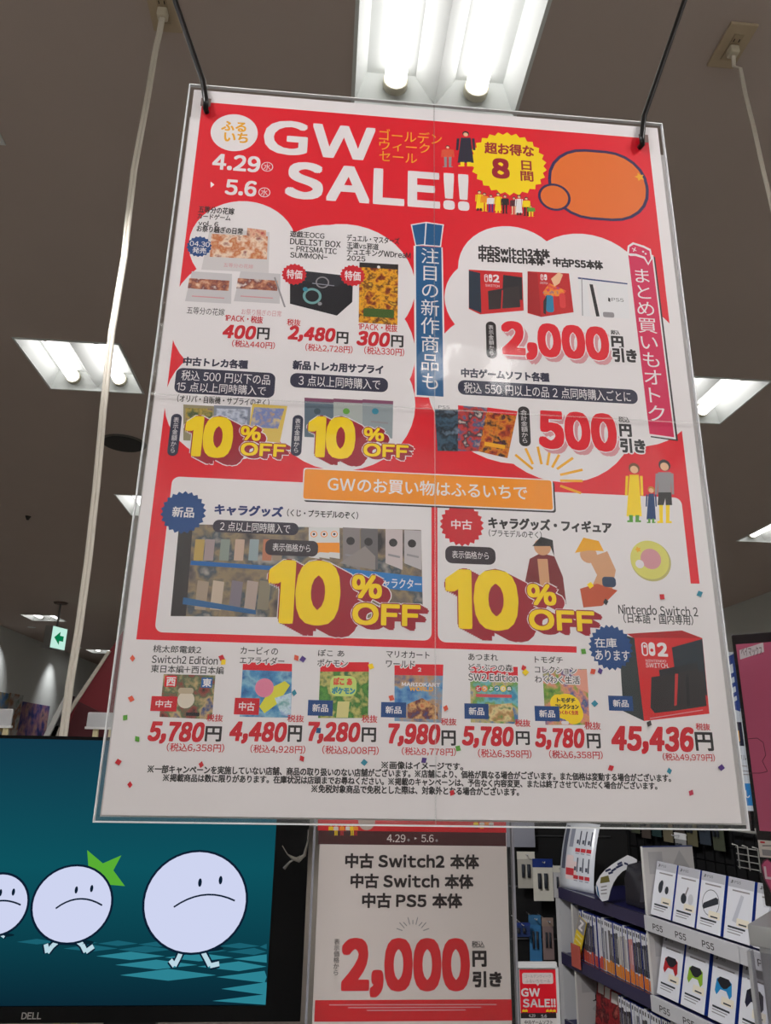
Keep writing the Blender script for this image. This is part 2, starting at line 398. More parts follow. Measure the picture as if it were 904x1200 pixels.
# downlights that wash the left wall
WN = Vector((1, 0, 0))
for k, y in enumerate((hit(-4, 770, (XL, 0, 0), WN).y, hit(58, 790, (XL, 0, 0), WN).y)):
    t = thing('downlight', ('round downlight washing the left wall at the frame edge', 'round downlight washing the left wall below the exit sign')[k], 'downlight', (XL + .42, y, CEIL), group='wall downlights')
    bm = B(); tube(bm, [(0, 0, -.006), (0, 0, -.001)], .06, 20); link('ring', bm, HOUSE, t)
    ld = bpy.data.lights.new('spot', 'SPOT'); ld.energy = 42; ld.spot_size = 1.25; ld.spot_blend = 1.0; ld.shadow_soft_size = .03
    lo = bpy.data.objects.new('downlight_lamp', ld); C.objects.link(lo); lo.parent = t; lo.location = (0, 0, -.012); lo.rotation_euler = (0, .42, 0)
for x in (-1.6, 0, 1.6):  # unseen washers added to brighten the near wall mirrored in the laminate
    t = thing('downlight', {-1.6: 'added wall washer behind the viewer, left one of three', 0: 'added wall washer behind the viewer, middle one of three', 1.6: 'added wall washer behind the viewer, right one of three'}[x], 'downlight', (x, YN + .5, CEIL), group='added washers for the wall behind the viewer')
    bm = B(); tube(bm, [(0, 0, -.006), (0, 0, -.001)], .06, 20); link('ring', bm, HOUSE, t)
    ld = bpy.data.lights.new('spot', 'SPOT'); ld.energy = 60; ld.spot_size = 2.2; ld.spot_blend = .6; ld.shadow_soft_size = .03
    lo = bpy.data.objects.new('downlight_lamp', ld); C.objects.link(lo); lo.parent = t; lo.location = (0, 0, -.012); lo.rotation_euler = (-.45, 0, 0)
t = thing('shelf_fill_spot', 'added fill spotlight brightening the game shelf, above the frame', 'spotlight', (-.9, .62, CEIL))  # extra spotlight, added out of view to brighten the shelf
d = (Vector((.85, 2.55, 1.15)) - Vector((-.9, .62, CEIL - .16))).normalized(); c = Vector((0, 0, -.16))
bm = B(); tube(bm, [(0, 0, -.0005), (0, 0, -.03), c], [.03, .012, .008], 12); link('stem', bm, HOUSE, t)
bm = B(); tube(bm, [c - d * .1, c - d * .02, c + d * .04], [.03, .045, .05], 20); link('lamp_head', bm, HOUSE, t)
ld = bpy.data.lights.new('spot', 'SPOT'); ld.energy = 190; ld.spot_size = .55; ld.spot_blend = .7; ld.shadow_soft_size = .05
lo = bpy.data.objects.new('fill_spot_lamp', ld); C.objects.link(lo); lo.parent = t; lo.location = c + d * .045; lo.rotation_euler = d.to_track_quat('-Z', 'Y').to_euler()
# ceiling speaker, sensor, sprinkler
p = hit_z(145, 519, CEIL)
t = thing('ceiling_speaker', 'round grey ceiling speaker grille left of the poster', 'speaker', (p.x, p.y, CEIL))
bm = B(); tube(bm, [(0, 0, -.012), (0, 0, -.0005)], [.112, .12], 32); link('grille', bm, mat((70, 70, 70), .7, var=.2, vscale=400), t)
bm = B(); tube(bm, [(0, 0, -.008), (0, 0, -.0008)], [.122, .13], 32); link('rim_ring', bm, mat((105, 102, 98), .6), t)
p = hit_z(33, 605, CEIL); bm = B(); tube(bm, [(0, 0, -.03), (0, 0, -.012), (0, 0, -.0005)], [.008, .016, .022], 14)
o = link('ceiling_sensor', bm, mat((50, 46, 44)), smooth=True); o.location = p; tag(o, 'tiny dark sensor stud on the ceiling at the far left', 'sensor')

# ------------------------------------------------------------------ ceiling sockets with white cords
CREAM = mat((196, 178, 150), .5); CORD = mat((236, 228, 214), .4)
def socket(px, label):
    p = hit_z(px[0], px[1], CEIL)
    t = thing('ceiling_socket', label, 'socket', (p.x, p.y, CEIL), group='ceiling sockets')
    bm = B(); box(bm, (-.035, -.06, -.009), (.035, .06, -.0005)); link('cover_plate', bm, CREAM, t, bevel=.002)
    bm = B(); box(bm, (-.012, -.035, -.0115), (.012, .035, -.0088)); link('outlet', bm, mat((180, 162, 135)), t)
    for s in (-1, 1):
        bm = B(); box(bm, (s * .0065 - .0012, -.024, -.0121), (s * .0065 + .0012, -.016, -.0116)); link('slot', bm, INK, t)
    return p
def hanging_wire(name, p, path, label, r=.0042):
    t = thing(name, label, 'power cord', p)
    bm = B(); box(bm, (-.012, -.012, -.036), (.012, .012, -.0128)); link('plug', bm, mat((222, 212, 190), .4), t, bevel=.004)
    bm = B()
    for s in (-1, 1): tube(bm, [Vector(q) - p + Vector((s * r * .75, 0, 0)) for q in path], r, 8)
    link('wire', bm, CORD, t, smooth=True)
p = socket((192, 8), 'cream ceiling socket left of the poster, cut by the top frame edge')
def on_depth(x, y, b): return hit_y(x, y, b)
b0 = p.y
hanging_wire('hanging_power_cable', p, [p + Vector((0, 0, -.03)), p + Vector((-.004, .01, -.07))] + [on_depth(x, y, b0 + .02) for x, y in ((182, 60), (172, 120), (157, 200), (150, 260), (146, 300), (131, 390), (121, 480), (113, 570), (103, 660), (92, 740), (82, 800), (72, 880), (66, 960))],
             'white flat power cord hanging from the ceiling left of the poster')
p = socket((858, 52), 'cream ceiling socket with plug right of the poster')
b0 = p.y
hanging_wire('hanging_power_cable', p, [p + Vector((0, 0, -.03)), p + Vector((.003, .01, -.06))] + [on_depth(x, y, b0 + .02) for x, y in ((868, 80), (874, 110), (884, 150), (895, 200), (907, 250), (921, 330), (940, 450), (958, 560))],
             'thin white cord plugged into the ceiling socket right of the poster', r=.003)

# ================================================================== THE SALE POSTER
PB = .5419
PC = Vector((.0771, PB, 1.45 + .2692)); PW, PH = .44, .62
root = thing('sale_poster', 'large laminated red and white sale poster hanging in the middle', 'poster', PC)
bm = B(); slab(bm, -PW / 2, PW / 2, -PH / 2, PH / 2, 0, .0006); link('paper_sheet', bm, WHITE, root)
P0 = px_plane(PC)
rl, rr = P0(237, 120)[0], P0(760, 162.5)[0]
rt = P0(500, 141)[1]; rb = P0(415, 757)[1]
S = Sheet(root, P0, 0)
T = S.text
S.part('red_background', 'red printed field')
S.up(); S.uvpoly([(rl, rb), (rr, rb), (rr, rt), (rl, rt)], RED)
S.clip = (-PW / 2 + .001, PW / 2 - .001, -PH / 2, PH / 2)
S.part('white_clouds', 'white cloud shapes')
for c in ((285, 287, 63), (387, 327, 76), (404, 332, 83), (290, 372, 90), (395, 410, 92), (270, 470, 76), (400, 470, 87), (600, 318, 62), (688, 338, 74), (580, 352, 58), (600, 450, 98), (655, 480, 88), (722, 425, 88), (740, 450, 76)):
    S.disc(c[0], c[1], c[2], WHITE)
S.part('white_panel', 'white rounded panel of the new goods offer'); S.rrect(191, 506, 565, 746, WHITE, 9)
S.part('white_panel', 'white rounded panel of the second-hand goods offer'); S.rrect(513, 808, 577, 757, WHITE, 9)
S.part('white_panel', 'white curved panel of the console price')
S.poly([(676, 800), (676, 756), (690, 738), (712, 712), (738, 694), (775, 682), (813, 684), (826, 684), (845, 800)], WHITE)
S.clip = None; S.level()
S.part('shop_badge', 'white round badge with orange lettering'); S.disc(274.7, 155.4, 27.7, WHITE)
T('ふる', 259.5, 289, 142.5, 154, GOLD, .03); T('いち', 262.5, 291, 155, 167, GOLD, .03)
S.reset(); S.part('title_lettering', 'large white lettering')
T('GW', 309, 440, 144.5, 184.5, WHITE, .035); T('SALE!!', 334, 550, 196.5, 240, WHITE, .04)
T('4.29', 249, 305.5, 181.5, 200.5, WHITE, .03); T('5.6', 264, 301, 211, 229.5, WHITE, .03)
for x, y in ((313.3, 195.5), (310, 225.5)):
    S.ring(x, y, 7, .14, WHITE); T('水', x - 4.3, x + 4.3, y - 4, y + 4, WHITE, .0)
S.poly([(247, 213), (251.5, 216.5), (247, 220)], WHITE)
S.reset(); S.part('subtitle_lettering', 'small orange lettering')
T('ゴールデン', 444.6, 518, 153.5, 167, GOLD, 0); T('ウィーク', 444.6, 504, 166.5, 178, GOLD, 0); T('セール', 444.6, 489, 178.5, 190, GOLD, 0)
S.reset(); S.part('printed_adult', 'printed adult in a dark robe'); S.person(546, 153, 195, mat((44, 42, 58)), YEL, 19, INK, True)
S.part('printed_child', 'printed child'); S.person(525, 170, 196, CORAL, GREY, 13)
S.part('shopper_print', 'row of little printed shoppers')
for i, x in enumerate((562, 568, 575.5, 584, 592, 602.5, 608.5, 617, 622.5)):
    y = 223 + i * .9 + (8 if i == 8 else 0)
    S.person(x, y + (i % 3) * 1.5, 247 + i * .9, (YEL, ORG, WHITE, YEL, INK, mat((90, 40, 50)), WHITE, YEL, GREEN)[i], (INK, YEL, PURP, YEL, INK, SKIN, INK, INK, YEL)[i], 8, None, i % 3 == 0)
S.reset(); S.part('sale_badge', 'yellow starburst badge'); S.burst(596, 191.5, 45, YEL, 26, .91)
T('超お得な', 568, 626, 168.5, 182, DRED, .03); T('8', 576.5, 597.5, 185.5, 209.5, DRED, .05); T('日間', 610, 625, 188.5, 212.5, DRED, .025, vert=True)
S.reset(); S.part('orange_emblem', 'orange rounded emblem with dark outline')
NV2 = mat((44, 34, 84)); O2 = mat((230, 112, 40))
S.rrect(643, 760, 176, 258, NV2, 46); S.rrect(646.5, 756.5, 179, 255, O2, 43); S.disc(650, 231, 19, NV2); S.disc(650, 231, 16, O2); S.burst(750, 207.5, 6, GOLD, 5, .5)
# ---- blue banner
S.reset(); S.part('blue_banner', 'vertical blue banner with white lettering')
S.poly([(485, 288), (519, 290), (522.5, 467), (486.5, 465)], WHITE); S.poly([(487.5, 288), (517.5, 290), (520, 465), (488.5, 463)], BLUE)
for pts in ([(481.5, 263), (500, 260), (504, 287), (487, 288.5)], [(499, 260), (520.5, 263), (517, 289.5), (497, 288)]):
    S.poly(pts, WHITE); c = [sum(q[i] for q in pts) / 4 for i in (0, 1)]
    S.poly([(c[0] + (x - c[0]) * .86, c[1] + (y - c[1]) * .9) for x, y in pts], BLUE)
T('注目の新作商品も', 493.5, 515, 291, 456, WHITE, .0, vert=True)
# ---- pink banner
S.reset(); S.part('pink_banner', 'vertical pink banner with white lettering')
S.poly([(737, 298), (768, 301), (795, 517), (763, 512.5)], INK); S.poly([(734.5, 296), (766, 299), (792.5, 515), (760, 510.5)], WHITE); S.poly([(736.5, 298), (764.5, 301), (790.5, 512.5), (761.5, 508.5)], PINK)
S.poly([(735, 298), (736, 288), (742, 284), (755, 288), (763, 292), (765, 303), (760, 311), (755, 303), (745, 300), (739, 300)], WHITE)
S.poly([(737.5, 297), (738, 289.5), (743, 286.5), (755, 290.5), (761.5, 294), (763, 303), (760, 308.5), (756, 301), (746, 297.5), (740, 297)], PINK)
S.line(741, 291, 746, 294, 1, WHITE); S.line(745, 290, 742.5, 295, 1, WHITE); S.disc(754, 295, 1.3, WHITE, 8); S.disc(757, 297.5, 1.3, WHITE, 8)
T('まとめ買いもオトク', 750.5, 772.5, 316, 493, WHITE, .0, vert=True)
# ---- trading card products
S.reset(); S.part('product_picture', 'picture of boxed trading cards')
S.poly([(246, 268), (316, 272), (315, 320), (236, 316)], mat((214, 208, 208)))
S.poly([(248, 274), (314, 277), (313, 304), (246, 301)], pic([(230, 190, 150), (200, 110, 60), (240, 215, 190), (150, 70, 70)], 110, seed=2))
S.poly([(290, 267), (312, 270), (312, 279), (289, 277)], pic([(190, 60, 60), (230, 180, 150), (120, 50, 50)], 160, seed=5))
for x in (219, 276):
    S.poly([(x + 6, 318), (x + 53, 321), (x + 52, 356), (x - 2, 353)], mat((205, 200, 202)))
    S.poly([(x + 3, 326), (x + 50, 329), (x + 49, 341), (x + 1, 338)], pic([(235, 200, 170), (190, 120, 90), (120, 60, 60), (240, 225, 215)], 150, seed=9))
    S.line(x + 6, 347, x + 44, 349.5, 1.6, LPINK)
T('五等分の花嫁', 262, 297, 309, 314, LPINK, .0)
S.line(322, 325, 334, 360, 2, GREY); T('五等分の花嫁', 219, 263.5, 360.5, 369, INK, .0); T('お祭り騒ぎの日常', 283, 330, 363, 370, LPINK, .0)
S.part('product_caption', 'small black product name')
T('五等分の花嫁', 232.5, 275, 242.5, 250.7, INK, .02); T('カードゲーム', 231.5, 270.6, 251, 257.6, INK, .02); T('vol. 6', 232.5, 256, 259, 265, INK, .02); T('お祭り騒ぎの日常', 230.5, 285, 265.7, 273.4, INK, .02)
S.part('date_badge', 'blue starburst badge'); S.burst(233.5, 289, 15, NAVY, 18); T('04.30', 222.5, 246, 283, 289, WHITE, .01); T('発売', 225.5, 242, 290, 297, WHITE, .01)
def price(num, nx0, nx1, y0, y1, ex0, ex1, ey0, ey1, tax, tx0, tx1, ty0, ty1, pre=None):
    S.part('price_lettering', 'red and black price')
    T(num, nx0, nx1, y0, y1, RTXT, .05, .18, out=((1.2, WHITE),)); T('円', ex0, ex1, ey0, ey1, INK, .03, out=((1.2, WHITE),))
    T('(' + tax + ')', tx0, tx1, ty0, ty1, RTXT, .012)
    if pre: T(pre[0], *pre[1:], RTXT, .015)
price('400', 261, 300.5, 381, 397.5, 301.5, 316, 384, 398, '税込440円', 272, 322.5, 399.5, 408, ('1PACK・税抜', 263.5, 308.5, 369.5, 378))
S.reset(); S.part('product_caption', 'small black product name')
T('遊戯王OCG', 340, 380.5, 271.5, 279, INK, .02); T('DUELIST BOX', 340, 399.5, 281, 288.3, INK, .02); T('−PRISMATIC', 340, 395, 289.5, 296.2, INK, .02); T('SUMMON−', 340, 384, 296.8, 303.2, INK, .02)
S.part('product_picture', 'picture of a black card box')
S.poly([(340, 318), (352, 318), (414, 325), (413, 354), (395, 370), (340, 356)], mat((26, 26, 34))); S.poly([(340, 318), (352, 317), (414, 324), (395, 336), (341, 327)], mat((40, 42, 50)))
S.ring(366, 347, 11, .28, mat((120, 170, 170))); S.disc(358, 339, 3, TEAL, 12); S.disc(375, 356, 2.5, GREY, 12)
S.ring(378, 331, 8, .2, GREY); S.line(366, 332, 392, 335, 1.2, mat((150, 150, 160)))
S.part('special_price_badge', 'red starburst badge'); S.burst(345, 321.5, 15, RTXT, 18); T('特価', 336, 354.5, 316, 327, WHITE, .015)
price('2,480', 337.5, 393.5, 383, 401.5, 394.5, 408.5, 389, 403, '税込2,728円', 358, 413.5, 404, 413, ('税抜', 336.5, 352.5, 374, 382))
S.reset(); S.part('product_caption', 'small black product name')
T('デュエル・マスターズ', 406.5, 468.5, 276.5, 284.5, INK, .02); T('王道vs邪道', 406.5, 444, 284.5, 292, INK, .02); T('デュエキングWDreaM', 406.5, 481.5, 292.7, 301, INK, .02); T('2025', 406.5, 428.5, 299.8, 306, INK, .02)
S.part('product_picture', 'picture of a golden card pack')
S.poly([(421.5, 307.5), (467, 310), (466, 381), (420.5, 378)], pic([(30, 18, 14), (150, 60, 14), (240, 170, 30), (90, 30, 10), (250, 200, 70)], 120, seed=3))
S.poly([(421.5, 307.5), (467, 310), (466.8, 316), (421.3, 313)], INK); S.rrect(426, 462, 362, 372, mat((60, 90, 30)), 2); S.disc(444, 313, 2, WHITE, 10)
S.part('special_price_badge', 'red starburst badge'); S.burst(413.5, 323, 15, RTXT, 18); T('特価', 404, 423, 317.5, 329, WHITE, .015)
price('300', 418, 457.5, 388.5, 406, 458.5, 473, 393, 407, '税込330円', 427, 474, 407, 416.5, ('1PACK・税抜', 420, 466, 379.5, 388))
# ---- console offer, top right
S.reset(); S.part('offer_heading', 'black heading lines')
T('中古Switch2本体', 561, 644.5, 289.5, 300.5, INK, .05); T('中古Switch本体・中古PS5本体', 561, 706.5, 300.5, 311.5, INK, .05)
def console_box(name_pts, side, dark, two, sc_=1.0):
    S.poly(name_pts, mat((214, 40, 40))); S.poly(side, dark)
def joy_logo(cx, cy, h, m, bg):
    """the pair of rounded halves printed on the red boxes"""
    w2 = h * .47
    S.rrect(cx - w2 - .4, cx - .5, cy - h / 2, cy + h / 2, m, w2 * .5); S.rrect(cx - w2 + h * .08, cx - .5 - h * .09, cy - h * .41, cy + h * .41, bg, w2 * .4)
    S.disc(cx - w2 * .55, cy - h * .2, h * .1, m, 12)
    S.rrect(cx + .5, cx + w2 + .4, cy - h / 2, cy + h / 2, m, w2 * .5); S.disc(cx + w2 * .55, cy + h * .08, h * .12, bg, 12)
S.part('product_picture', 'picture of a red console box marked 2')
RB = mat((206, 36, 40)); DK = mat((34, 34, 40)); CB = mat((36, 50, 66))
S.poly([(549.6, 316), (612.5, 319.5), (614, 364), (563, 368.5), (549.6, 362)], RB); S.poly([(549.6, 317), (563, 320), (564.5, 367), (549.8, 361)], CB)
S.poly([(590, 322), (612, 325), (612.5, 352), (589, 345)], DK); S.poly([(572, 341), (590, 338), (609, 335), (610, 360), (573, 363)], mat((52, 44, 46))); S.line(589, 340, 588, 362, 1.6, RB)
joy_logo(572.5, 326, 9, WHITE, RB); T('2', 578, 585.5, 322, 331, WHITE, .04); T('SWITCH', 569, 585.5, 333.5, 336.3, WHITE, .0)
S.part('product_picture', 'picture of a red console box with blue and red grips')
S.poly([(618.5, 318), (667, 320.5), (672.5, 366), (634.5, 371.5), (618.5, 367)], mat((196, 32, 36))); S.poly([(618.5, 318), (630, 320), (634.5, 371.5), (618.8, 366)], mat((170, 24, 30)))
joy_logo(637.5, 325, 7, WHITE, RB); T('SWITCH', 633, 642, 330.5, 333, WHITE, .0)
S.poly([(636, 343), (644, 332), (664, 341), (659, 347), (640, 348)], pic([(60, 70, 150), (240, 150, 40), (230, 70, 60), (90, 60, 160)], 150, seed=4))
S.poly([(646, 327), (655, 319), (660, 322), (656, 332), (650, 336)], SKIN)
S.rrect(640, 649, 346, 366, mat((40, 130, 170)), 3); S.rrect(656, 663, 344, 361, mat((220, 60, 60)), 3); S.poly([(637, 353), (641, 346), (640, 369), (637, 367)], DK)
S.part('product_picture', 'picture of a white console box')
S.poly([(677.5, 325), (735.5, 332), (738, 373.5), (682, 370.5)], mat((232, 230, 232))); S.poly([(677.5, 325), (735.5, 332), (735.6, 333.5), (677.6, 326.8)], mat((40, 60, 120))); S.line(682, 326, 683, 370, 1, GREY)
S.poly([(688, 332), (699, 334), (704, 371), (692, 370)], WHITE); S.poly([(691, 333), (695, 333.5), (703, 371), (699, 371)], INK)
T('PS5', 717, 731, 349.5, 353.5, INK, .0); S.poly([(713, 348.5), (715.5, 350), (715.5, 354), (713, 353)], INK); S.rrect(707, 720, 366, 372, GREY, 2)
def vpill(s, x0, x1, y0, y1):
    S.part('vertical_pill', 'dark upright pill with white lettering'); S.rrect(x0, x1, y0, y1, PILL if x0 < 560 else INK, 6); T(s, x0 + 3, x1 - 3, y0 + 4, y1 - 4, WHITE, 0, vert=True)
def off_price(num, x0, x1, y0, y1, taxb, yb, hb):
    S.part('discount_lettering', 'big red discount lettering')
    T(num, x0, x1, y0, y1, RED, .055, out=((1.6, WHITE),), ext=(4, 5, 3, LPINK, None))
    T('税込', *taxb, INK, .02); T('円', *yb, INK, .05, out=((1.8, WHITE),)); T('引き', *hb, INK, .05, out=((1.8, WHITE),))
vpill('表示金額から', 570, 582, 377, 420)
off_price('2,000', 588, 714, 379.5, 424, (716, 726.5, 387, 393.5), (716.5, 731, 394, 408.5), (718, 746.5, 408.5, 425))
S.reset(); S.part('offer_heading', 'navy heading line'); T('中古ゲームソフト各種', 540.5, 644, 434, 445, PILL, .045)
def pill(x0, x1, y0, y1, lines, m=PILL, rad=8):
    S.part('pill_label', 'dark rounded label with white lettering'); S.rrect(x0, x1, y0, y1, m, rad)
    for s, a, b, c, d in lines: T(s, a, b, c, d, WHITE, .0)
pill(537, 747, 451, 468, [('税込 550 円以上の品 2 点同時購入ごとに', 544, 739, 453.3, 466)])
S.part('product_picture', 'picture of three game cases')
S.poly([(509, 474.5), (538, 475), (538, 529), (513, 528.5)], pic([(24, 30, 44), (60, 90, 110), (20, 22, 32), (110, 130, 150)], 120, seed=6)); S.poly([(509, 474), (538, 475), (538, 480), (509.5, 479.5)], WHITE); T('PS5', 514, 527, 475.4, 479, INK, 0)
S.poly([(537, 475), (572, 478), (563, 529), (537, 528.5)], pic([(190, 150, 140), (60, 90, 130), (200, 60, 50), (40, 40, 60), (220, 200, 190)], 120, seed=7)); S.poly([(537, 475), (543, 475.6), (543, 480), (537, 479.4)], RED)
S.poly([(571.5, 477.5), (606.7, 482), (595, 537), (561, 529)], pic([(60, 20, 20), (170, 50, 20), (220, 130, 30), (30, 20, 24), (120, 40, 80)], 120, seed=8)); S.poly([(571.5, 477.5), (606.7, 482), (605.6, 487.5), (570.7, 483)], RED); S.line(568, 520, 592, 524, 5, GOLD)
vpill('合計金額から', 608, 621.5, 476.5, 523)
off_price('500', 631, 723, 482.5, 528, (725, 738, 488.5, 495), (726, 740.5, 497, 512), (727, 756.5, 514, 531))
# ---- trading card discounts, left
S.reset(); S.part('offer_heading', 'navy heading line'); T('中古トレカ各種', 214.5, 291, 420, 430.5, PILL, .045)
pill(205, 322.5, 434, 463.5, [('税込 500 円以下の品', 212.5, 317, 436.5, 448.5), ('15 点以上同時購入で', 207, 312, 449.8, 461)])
S.part('offer_note', 'small note'); T('(オリパ・自販機・サプライのぞく)', 207.5, 316, 464.8, 474, INK, .015)
S.part('product_picture', 'picture of trading cards')
for i, pts in enumerate(([(215, 474), (252, 476), (250, 518), (215, 516)], [(251, 475), (294, 477), (292, 517), (250, 517)], [(296, 473), (337, 476), (328, 519), (290, 515)])):
    S.poly(pts, mat(((150, 140, 110), (130, 135, 150), (222, 190, 90))[i])); c = [sum(q[k] for q in pts) / 4 for k in (0, 1)]
    S.poly([(c[0] + (x - c[0]) * .86, c[1] + (y - c[1]) * .55 - 6) for x, y in pts], pic((((90, 70, 120), (190, 160, 70), (60, 90, 60), (150, 110, 90)), ((120, 130, 160), (200, 205, 220), (70, 80, 110)), ((220, 170, 40), (110, 130, 190), (230, 200, 120)))[i], 130, seed=11 + i))
def block(x10, y10, xp, yp, xo, yo):
    S.part('discount_lettering', 'yellow block lettering with dark red sides')
    for s, a, b in (('10', x10, y10), ('%', xp, yp), ('OFF', xo, yo)):
        h = b[1] - b[0]
        T(s, a[0], a[1], b[0], b[1], YEL, .062 if s == '10' else .042, ext=(h * .34, h * .17, 10 if s == '10' else 6, DRED, WHITE), out=((1.3, DRED),))
block((216, 273.5), (487.5, 536.5), (282, 306), (499.5, 516.5), (282, 335), (519.5, 535))
vpill('表示金額から', 198.5, 211, 485, 534.5)
S.reset(); S.part('offer_heading', 'navy heading line'); T('新品トレカ用サプライ', 343, 449.5, 425, 436, PILL, .045)
pill(340, 455, 440, 456.8, [('3 点以上同時購入で', 350, 446, 442, 454.5)])
S.part('product_picture', 'picture of card sleeves in bags')
for i, (x, c) in enumerate(((357, (96, 112, 126)), (391, (176, 182, 178)), (425, (150, 160, 164)))):
    S.poly([(x, 466 + i), (x + 36, 468 + i), (x + 35, 514), (x, 512)], mat(c, .3)); S.poly([(x, 466 + i), (x + 36, 468 + i), (x + 36, 472 + i), (x, 470 + i)], mat((130, 70, 100)))
    S.disc(x + 15, 482, 4, (mat((60, 80, 90)), GREEN, TEAL)[i], 12); S.line(x + 10, 494, x + 30, 496, 2, GREY)
block((360.5, 417), (488, 537.5), (426.5, 450.5), (501.5, 517), (426, 479), (520.5, 536))
vpill('表示金額から', 342, 354.5, 486.5, 534.5)
# ---- orange banner, rays, family
S.reset(); S.part('sun_rays', 'yellow radiating strokes')
for a, b, c, d in ((330, 300, 385, 345), (362, 280, 385, 330), (400, 275, 412, 330), (437, 290, 430, 333), (467, 300, 445, 340), (510, 310, 460, 345), (540, 347, 470, 363), (540, 382, 470, 381), (535, 420, 470, 397)):
    S.line(480 + a / 2.659, 420 + b / 2.659, 480 + c / 2.659, 420 + d / 2.659, 3, GOLD)
S.part('orange_banner', 'orange banner with white lettering')
S.rrect(357, 650.5, 557.5, 594.5, INK, 3); S.rrect(354.5, 648.5, 555, 592.5, WHITE, 3); S.rrect(356, 647, 556.3, 591, ORG, 3); T('GWのお買い物はふるいちで', 384, 618, 563.5, 581, WHITE, .015)
S.reset(); S.part('printed_family', 'printed family of three')
S.person(743.5, 542.5, 612, YEL, GREEN, 18, WOOD, True); S.person(763.5, 570, 613, mat((24, 60, 110)), GREEN, 11, mat((200, 140, 40)), True)
S.person(779, 538.5, 613, GREY, YEL, 19, INK); S.poly([(772, 577), (787, 577), (788, 592), (780.5, 592), (780, 584), (778, 592), (771, 592)], INK)
# ---- new goods panel
S.reset(); S.part('shop_picture', 'picture of shop shelves with boxed goods')
S.poly([(210, 614), (493.7, 621), (496, 725), (200, 722)], pic([(52, 48, 50), (112, 98, 90), (150, 130, 100), (70, 80, 90), (170, 160, 150)], 55, seed=21))
S.poly([(210, 614), (226, 615), (218, 722), (200, 722)], mat((50, 42, 42)))
for x, c in ((228, (190, 160, 90)), (240, (170, 150, 150)), (258, (140, 150, 140)), (275, (200, 170, 150)), (292, (150, 165, 170)), (308, (190, 120, 90)), (320, (160, 140, 120))): S.rrect(x, x + 11, 632, 657, mat(c), 1)
for x, c in ((232, (170, 150, 130)), (250, (200, 180, 160)), (272, (130, 120, 130)), (290, (180, 160, 150)), (305, (140, 130, 110))): S.poly([(x, 680), (x + 13, 682), (x + 9, 715), (x - 4, 714)], mat(c))
S.poly([(224, 657), (330, 664), (330, 669), (223, 662)], mat((30, 100, 170))); S.poly([(215, 700), (300, 715), (300, 720), (214, 708)], mat((50, 100, 150)))
for i, x in enumerate((362, 374, 386)):
    S.poly([(x, 618), (x + 12, 618), (x + 12.5, 655), (x, 653)], mat((224, 222, 220))); S.poly([(x, 636), (x + 12, 636), (x + 12.4, 648), (x, 647)], ORG); S.disc(x + 6, 626, 4, ORG, 12); S.disc(x + 6, 626, 3, WHITE, 12); S.disc(x + 6, 626, 1.5, INK, 10)
for i, x in enumerate((402, 423, 452, 474)):
    S.poly([(x, 618 + i), (x + 20, 619 + i), (x + 20, 668), (x, 660)], mat(((140, 130, 130), (110, 104, 106), (205, 190, 190), (190, 182, 184))[i])); S.disc(x + 9, 634 + i, 5, mat((50, 44, 46)), 12); S.line(x + 3, 650, x + 17, 653, 2.5, GREY)
S.poly([(395, 665), (495, 676), (495, 694), (396, 684)], mat((40, 120, 190))); T('キャラクター', 440, 494, 678, 690, WHITE, .01)
S.poly([(398, 660), (428, 640), (440, 652), (440, 668)], mat((150, 140, 136)))
S.part('new_badge', 'blue starburst badge'); S.burst(215, 600.5, 27, NAVY, 22); T('新品', 202, 228, 594, 606.5, WHITE, .02)
S.part('offer_heading', 'navy heading line'); T('キャラグッズ', 251.5, 332, 592, 605, mat((36, 50, 110)), .045); T('(くじ・プラモデルのぞく)', 336.5, 420, 598, 607, INK, .02)
pill(249.5, 350, 611, 625.5, [('2 点以上同時購入で', 258, 340.5, 612.8, 623.8)], mat((48, 40, 56)), 7)
pill(311, 373, 633, 651.5, [('表示価格から', 319.5, 364, 637.3, 646.5)], mat((50, 38, 46)), 7)
block((313.5, 399.5), (656, 733), (412.5, 448), (674, 701.5), (413, 493), (707.5, 733.5))
# ---- second-hand goods panel
S.reset(); S.part('used_badge', 'red starburst badge'); S.burst(541.5, 615, 26, RTXT, 22); T('中古', 529, 553.5, 609, 620.5, WHITE, .02)
S.part('offer_heading', 'black heading line'); T('キャラグッズ・フィギュア', 572.5, 717, 608.5, 622.5, INK, .045); T('(プラモデルのぞく)', 573, 635, 621.5, 630, INK, .012)
pill(522, 581, 640.5, 661, [('表示価格から', 530, 573, 646, 655)], mat((50, 38, 46)), 8)
S.part('figurine_picture', 'plain picture of two figurines')
MAR = mat((124, 34, 40)); FL = mat((216, 160, 118))
S.poly([(621, 655), (634, 648), (650, 652), (660, 676), (664, 708), (622, 712), (614, 690)], MAR); S.poly([(630, 655), (642, 655), (645, 690), (634, 694)], FL); S.disc(636, 641, 10, FL, 20); S.poly([(624, 640), (634, 629), (648, 633), (650, 652), (645, 640)], INK)
S.poly([(690, 654), (712, 646), (722, 668), (716, 700), (692, 692), (700, 674)], FL); S.disc(690, 650, 10, FL, 20); S.poly([(674, 648), (684, 630), (702, 634), (708, 646), (690, 645)], GOLD); S.poly([(680, 690), (700, 684), (724, 692), (706, 710), (684, 712)], mat((196, 84, 50))); S.rrect(706, 722, 676, 688, mat((40, 60, 90)), 4)
S.part('button_badge_picture', 'round yellow-green button badge'); S.disc(763, 657.5, 23.5, mat((190, 180, 110))); S.disc(761.8, 656, 22.5, mat((222, 216, 110))); S.disc(763, 655, 12, LPINK); S.disc(750, 661, 5, WHITE); S.burst(748, 644, 4, GOLD, 5, .5)
block((522, 608), (667, 739), (618, 652), (684.5, 709.5), (620, 697), (715, 739.5))
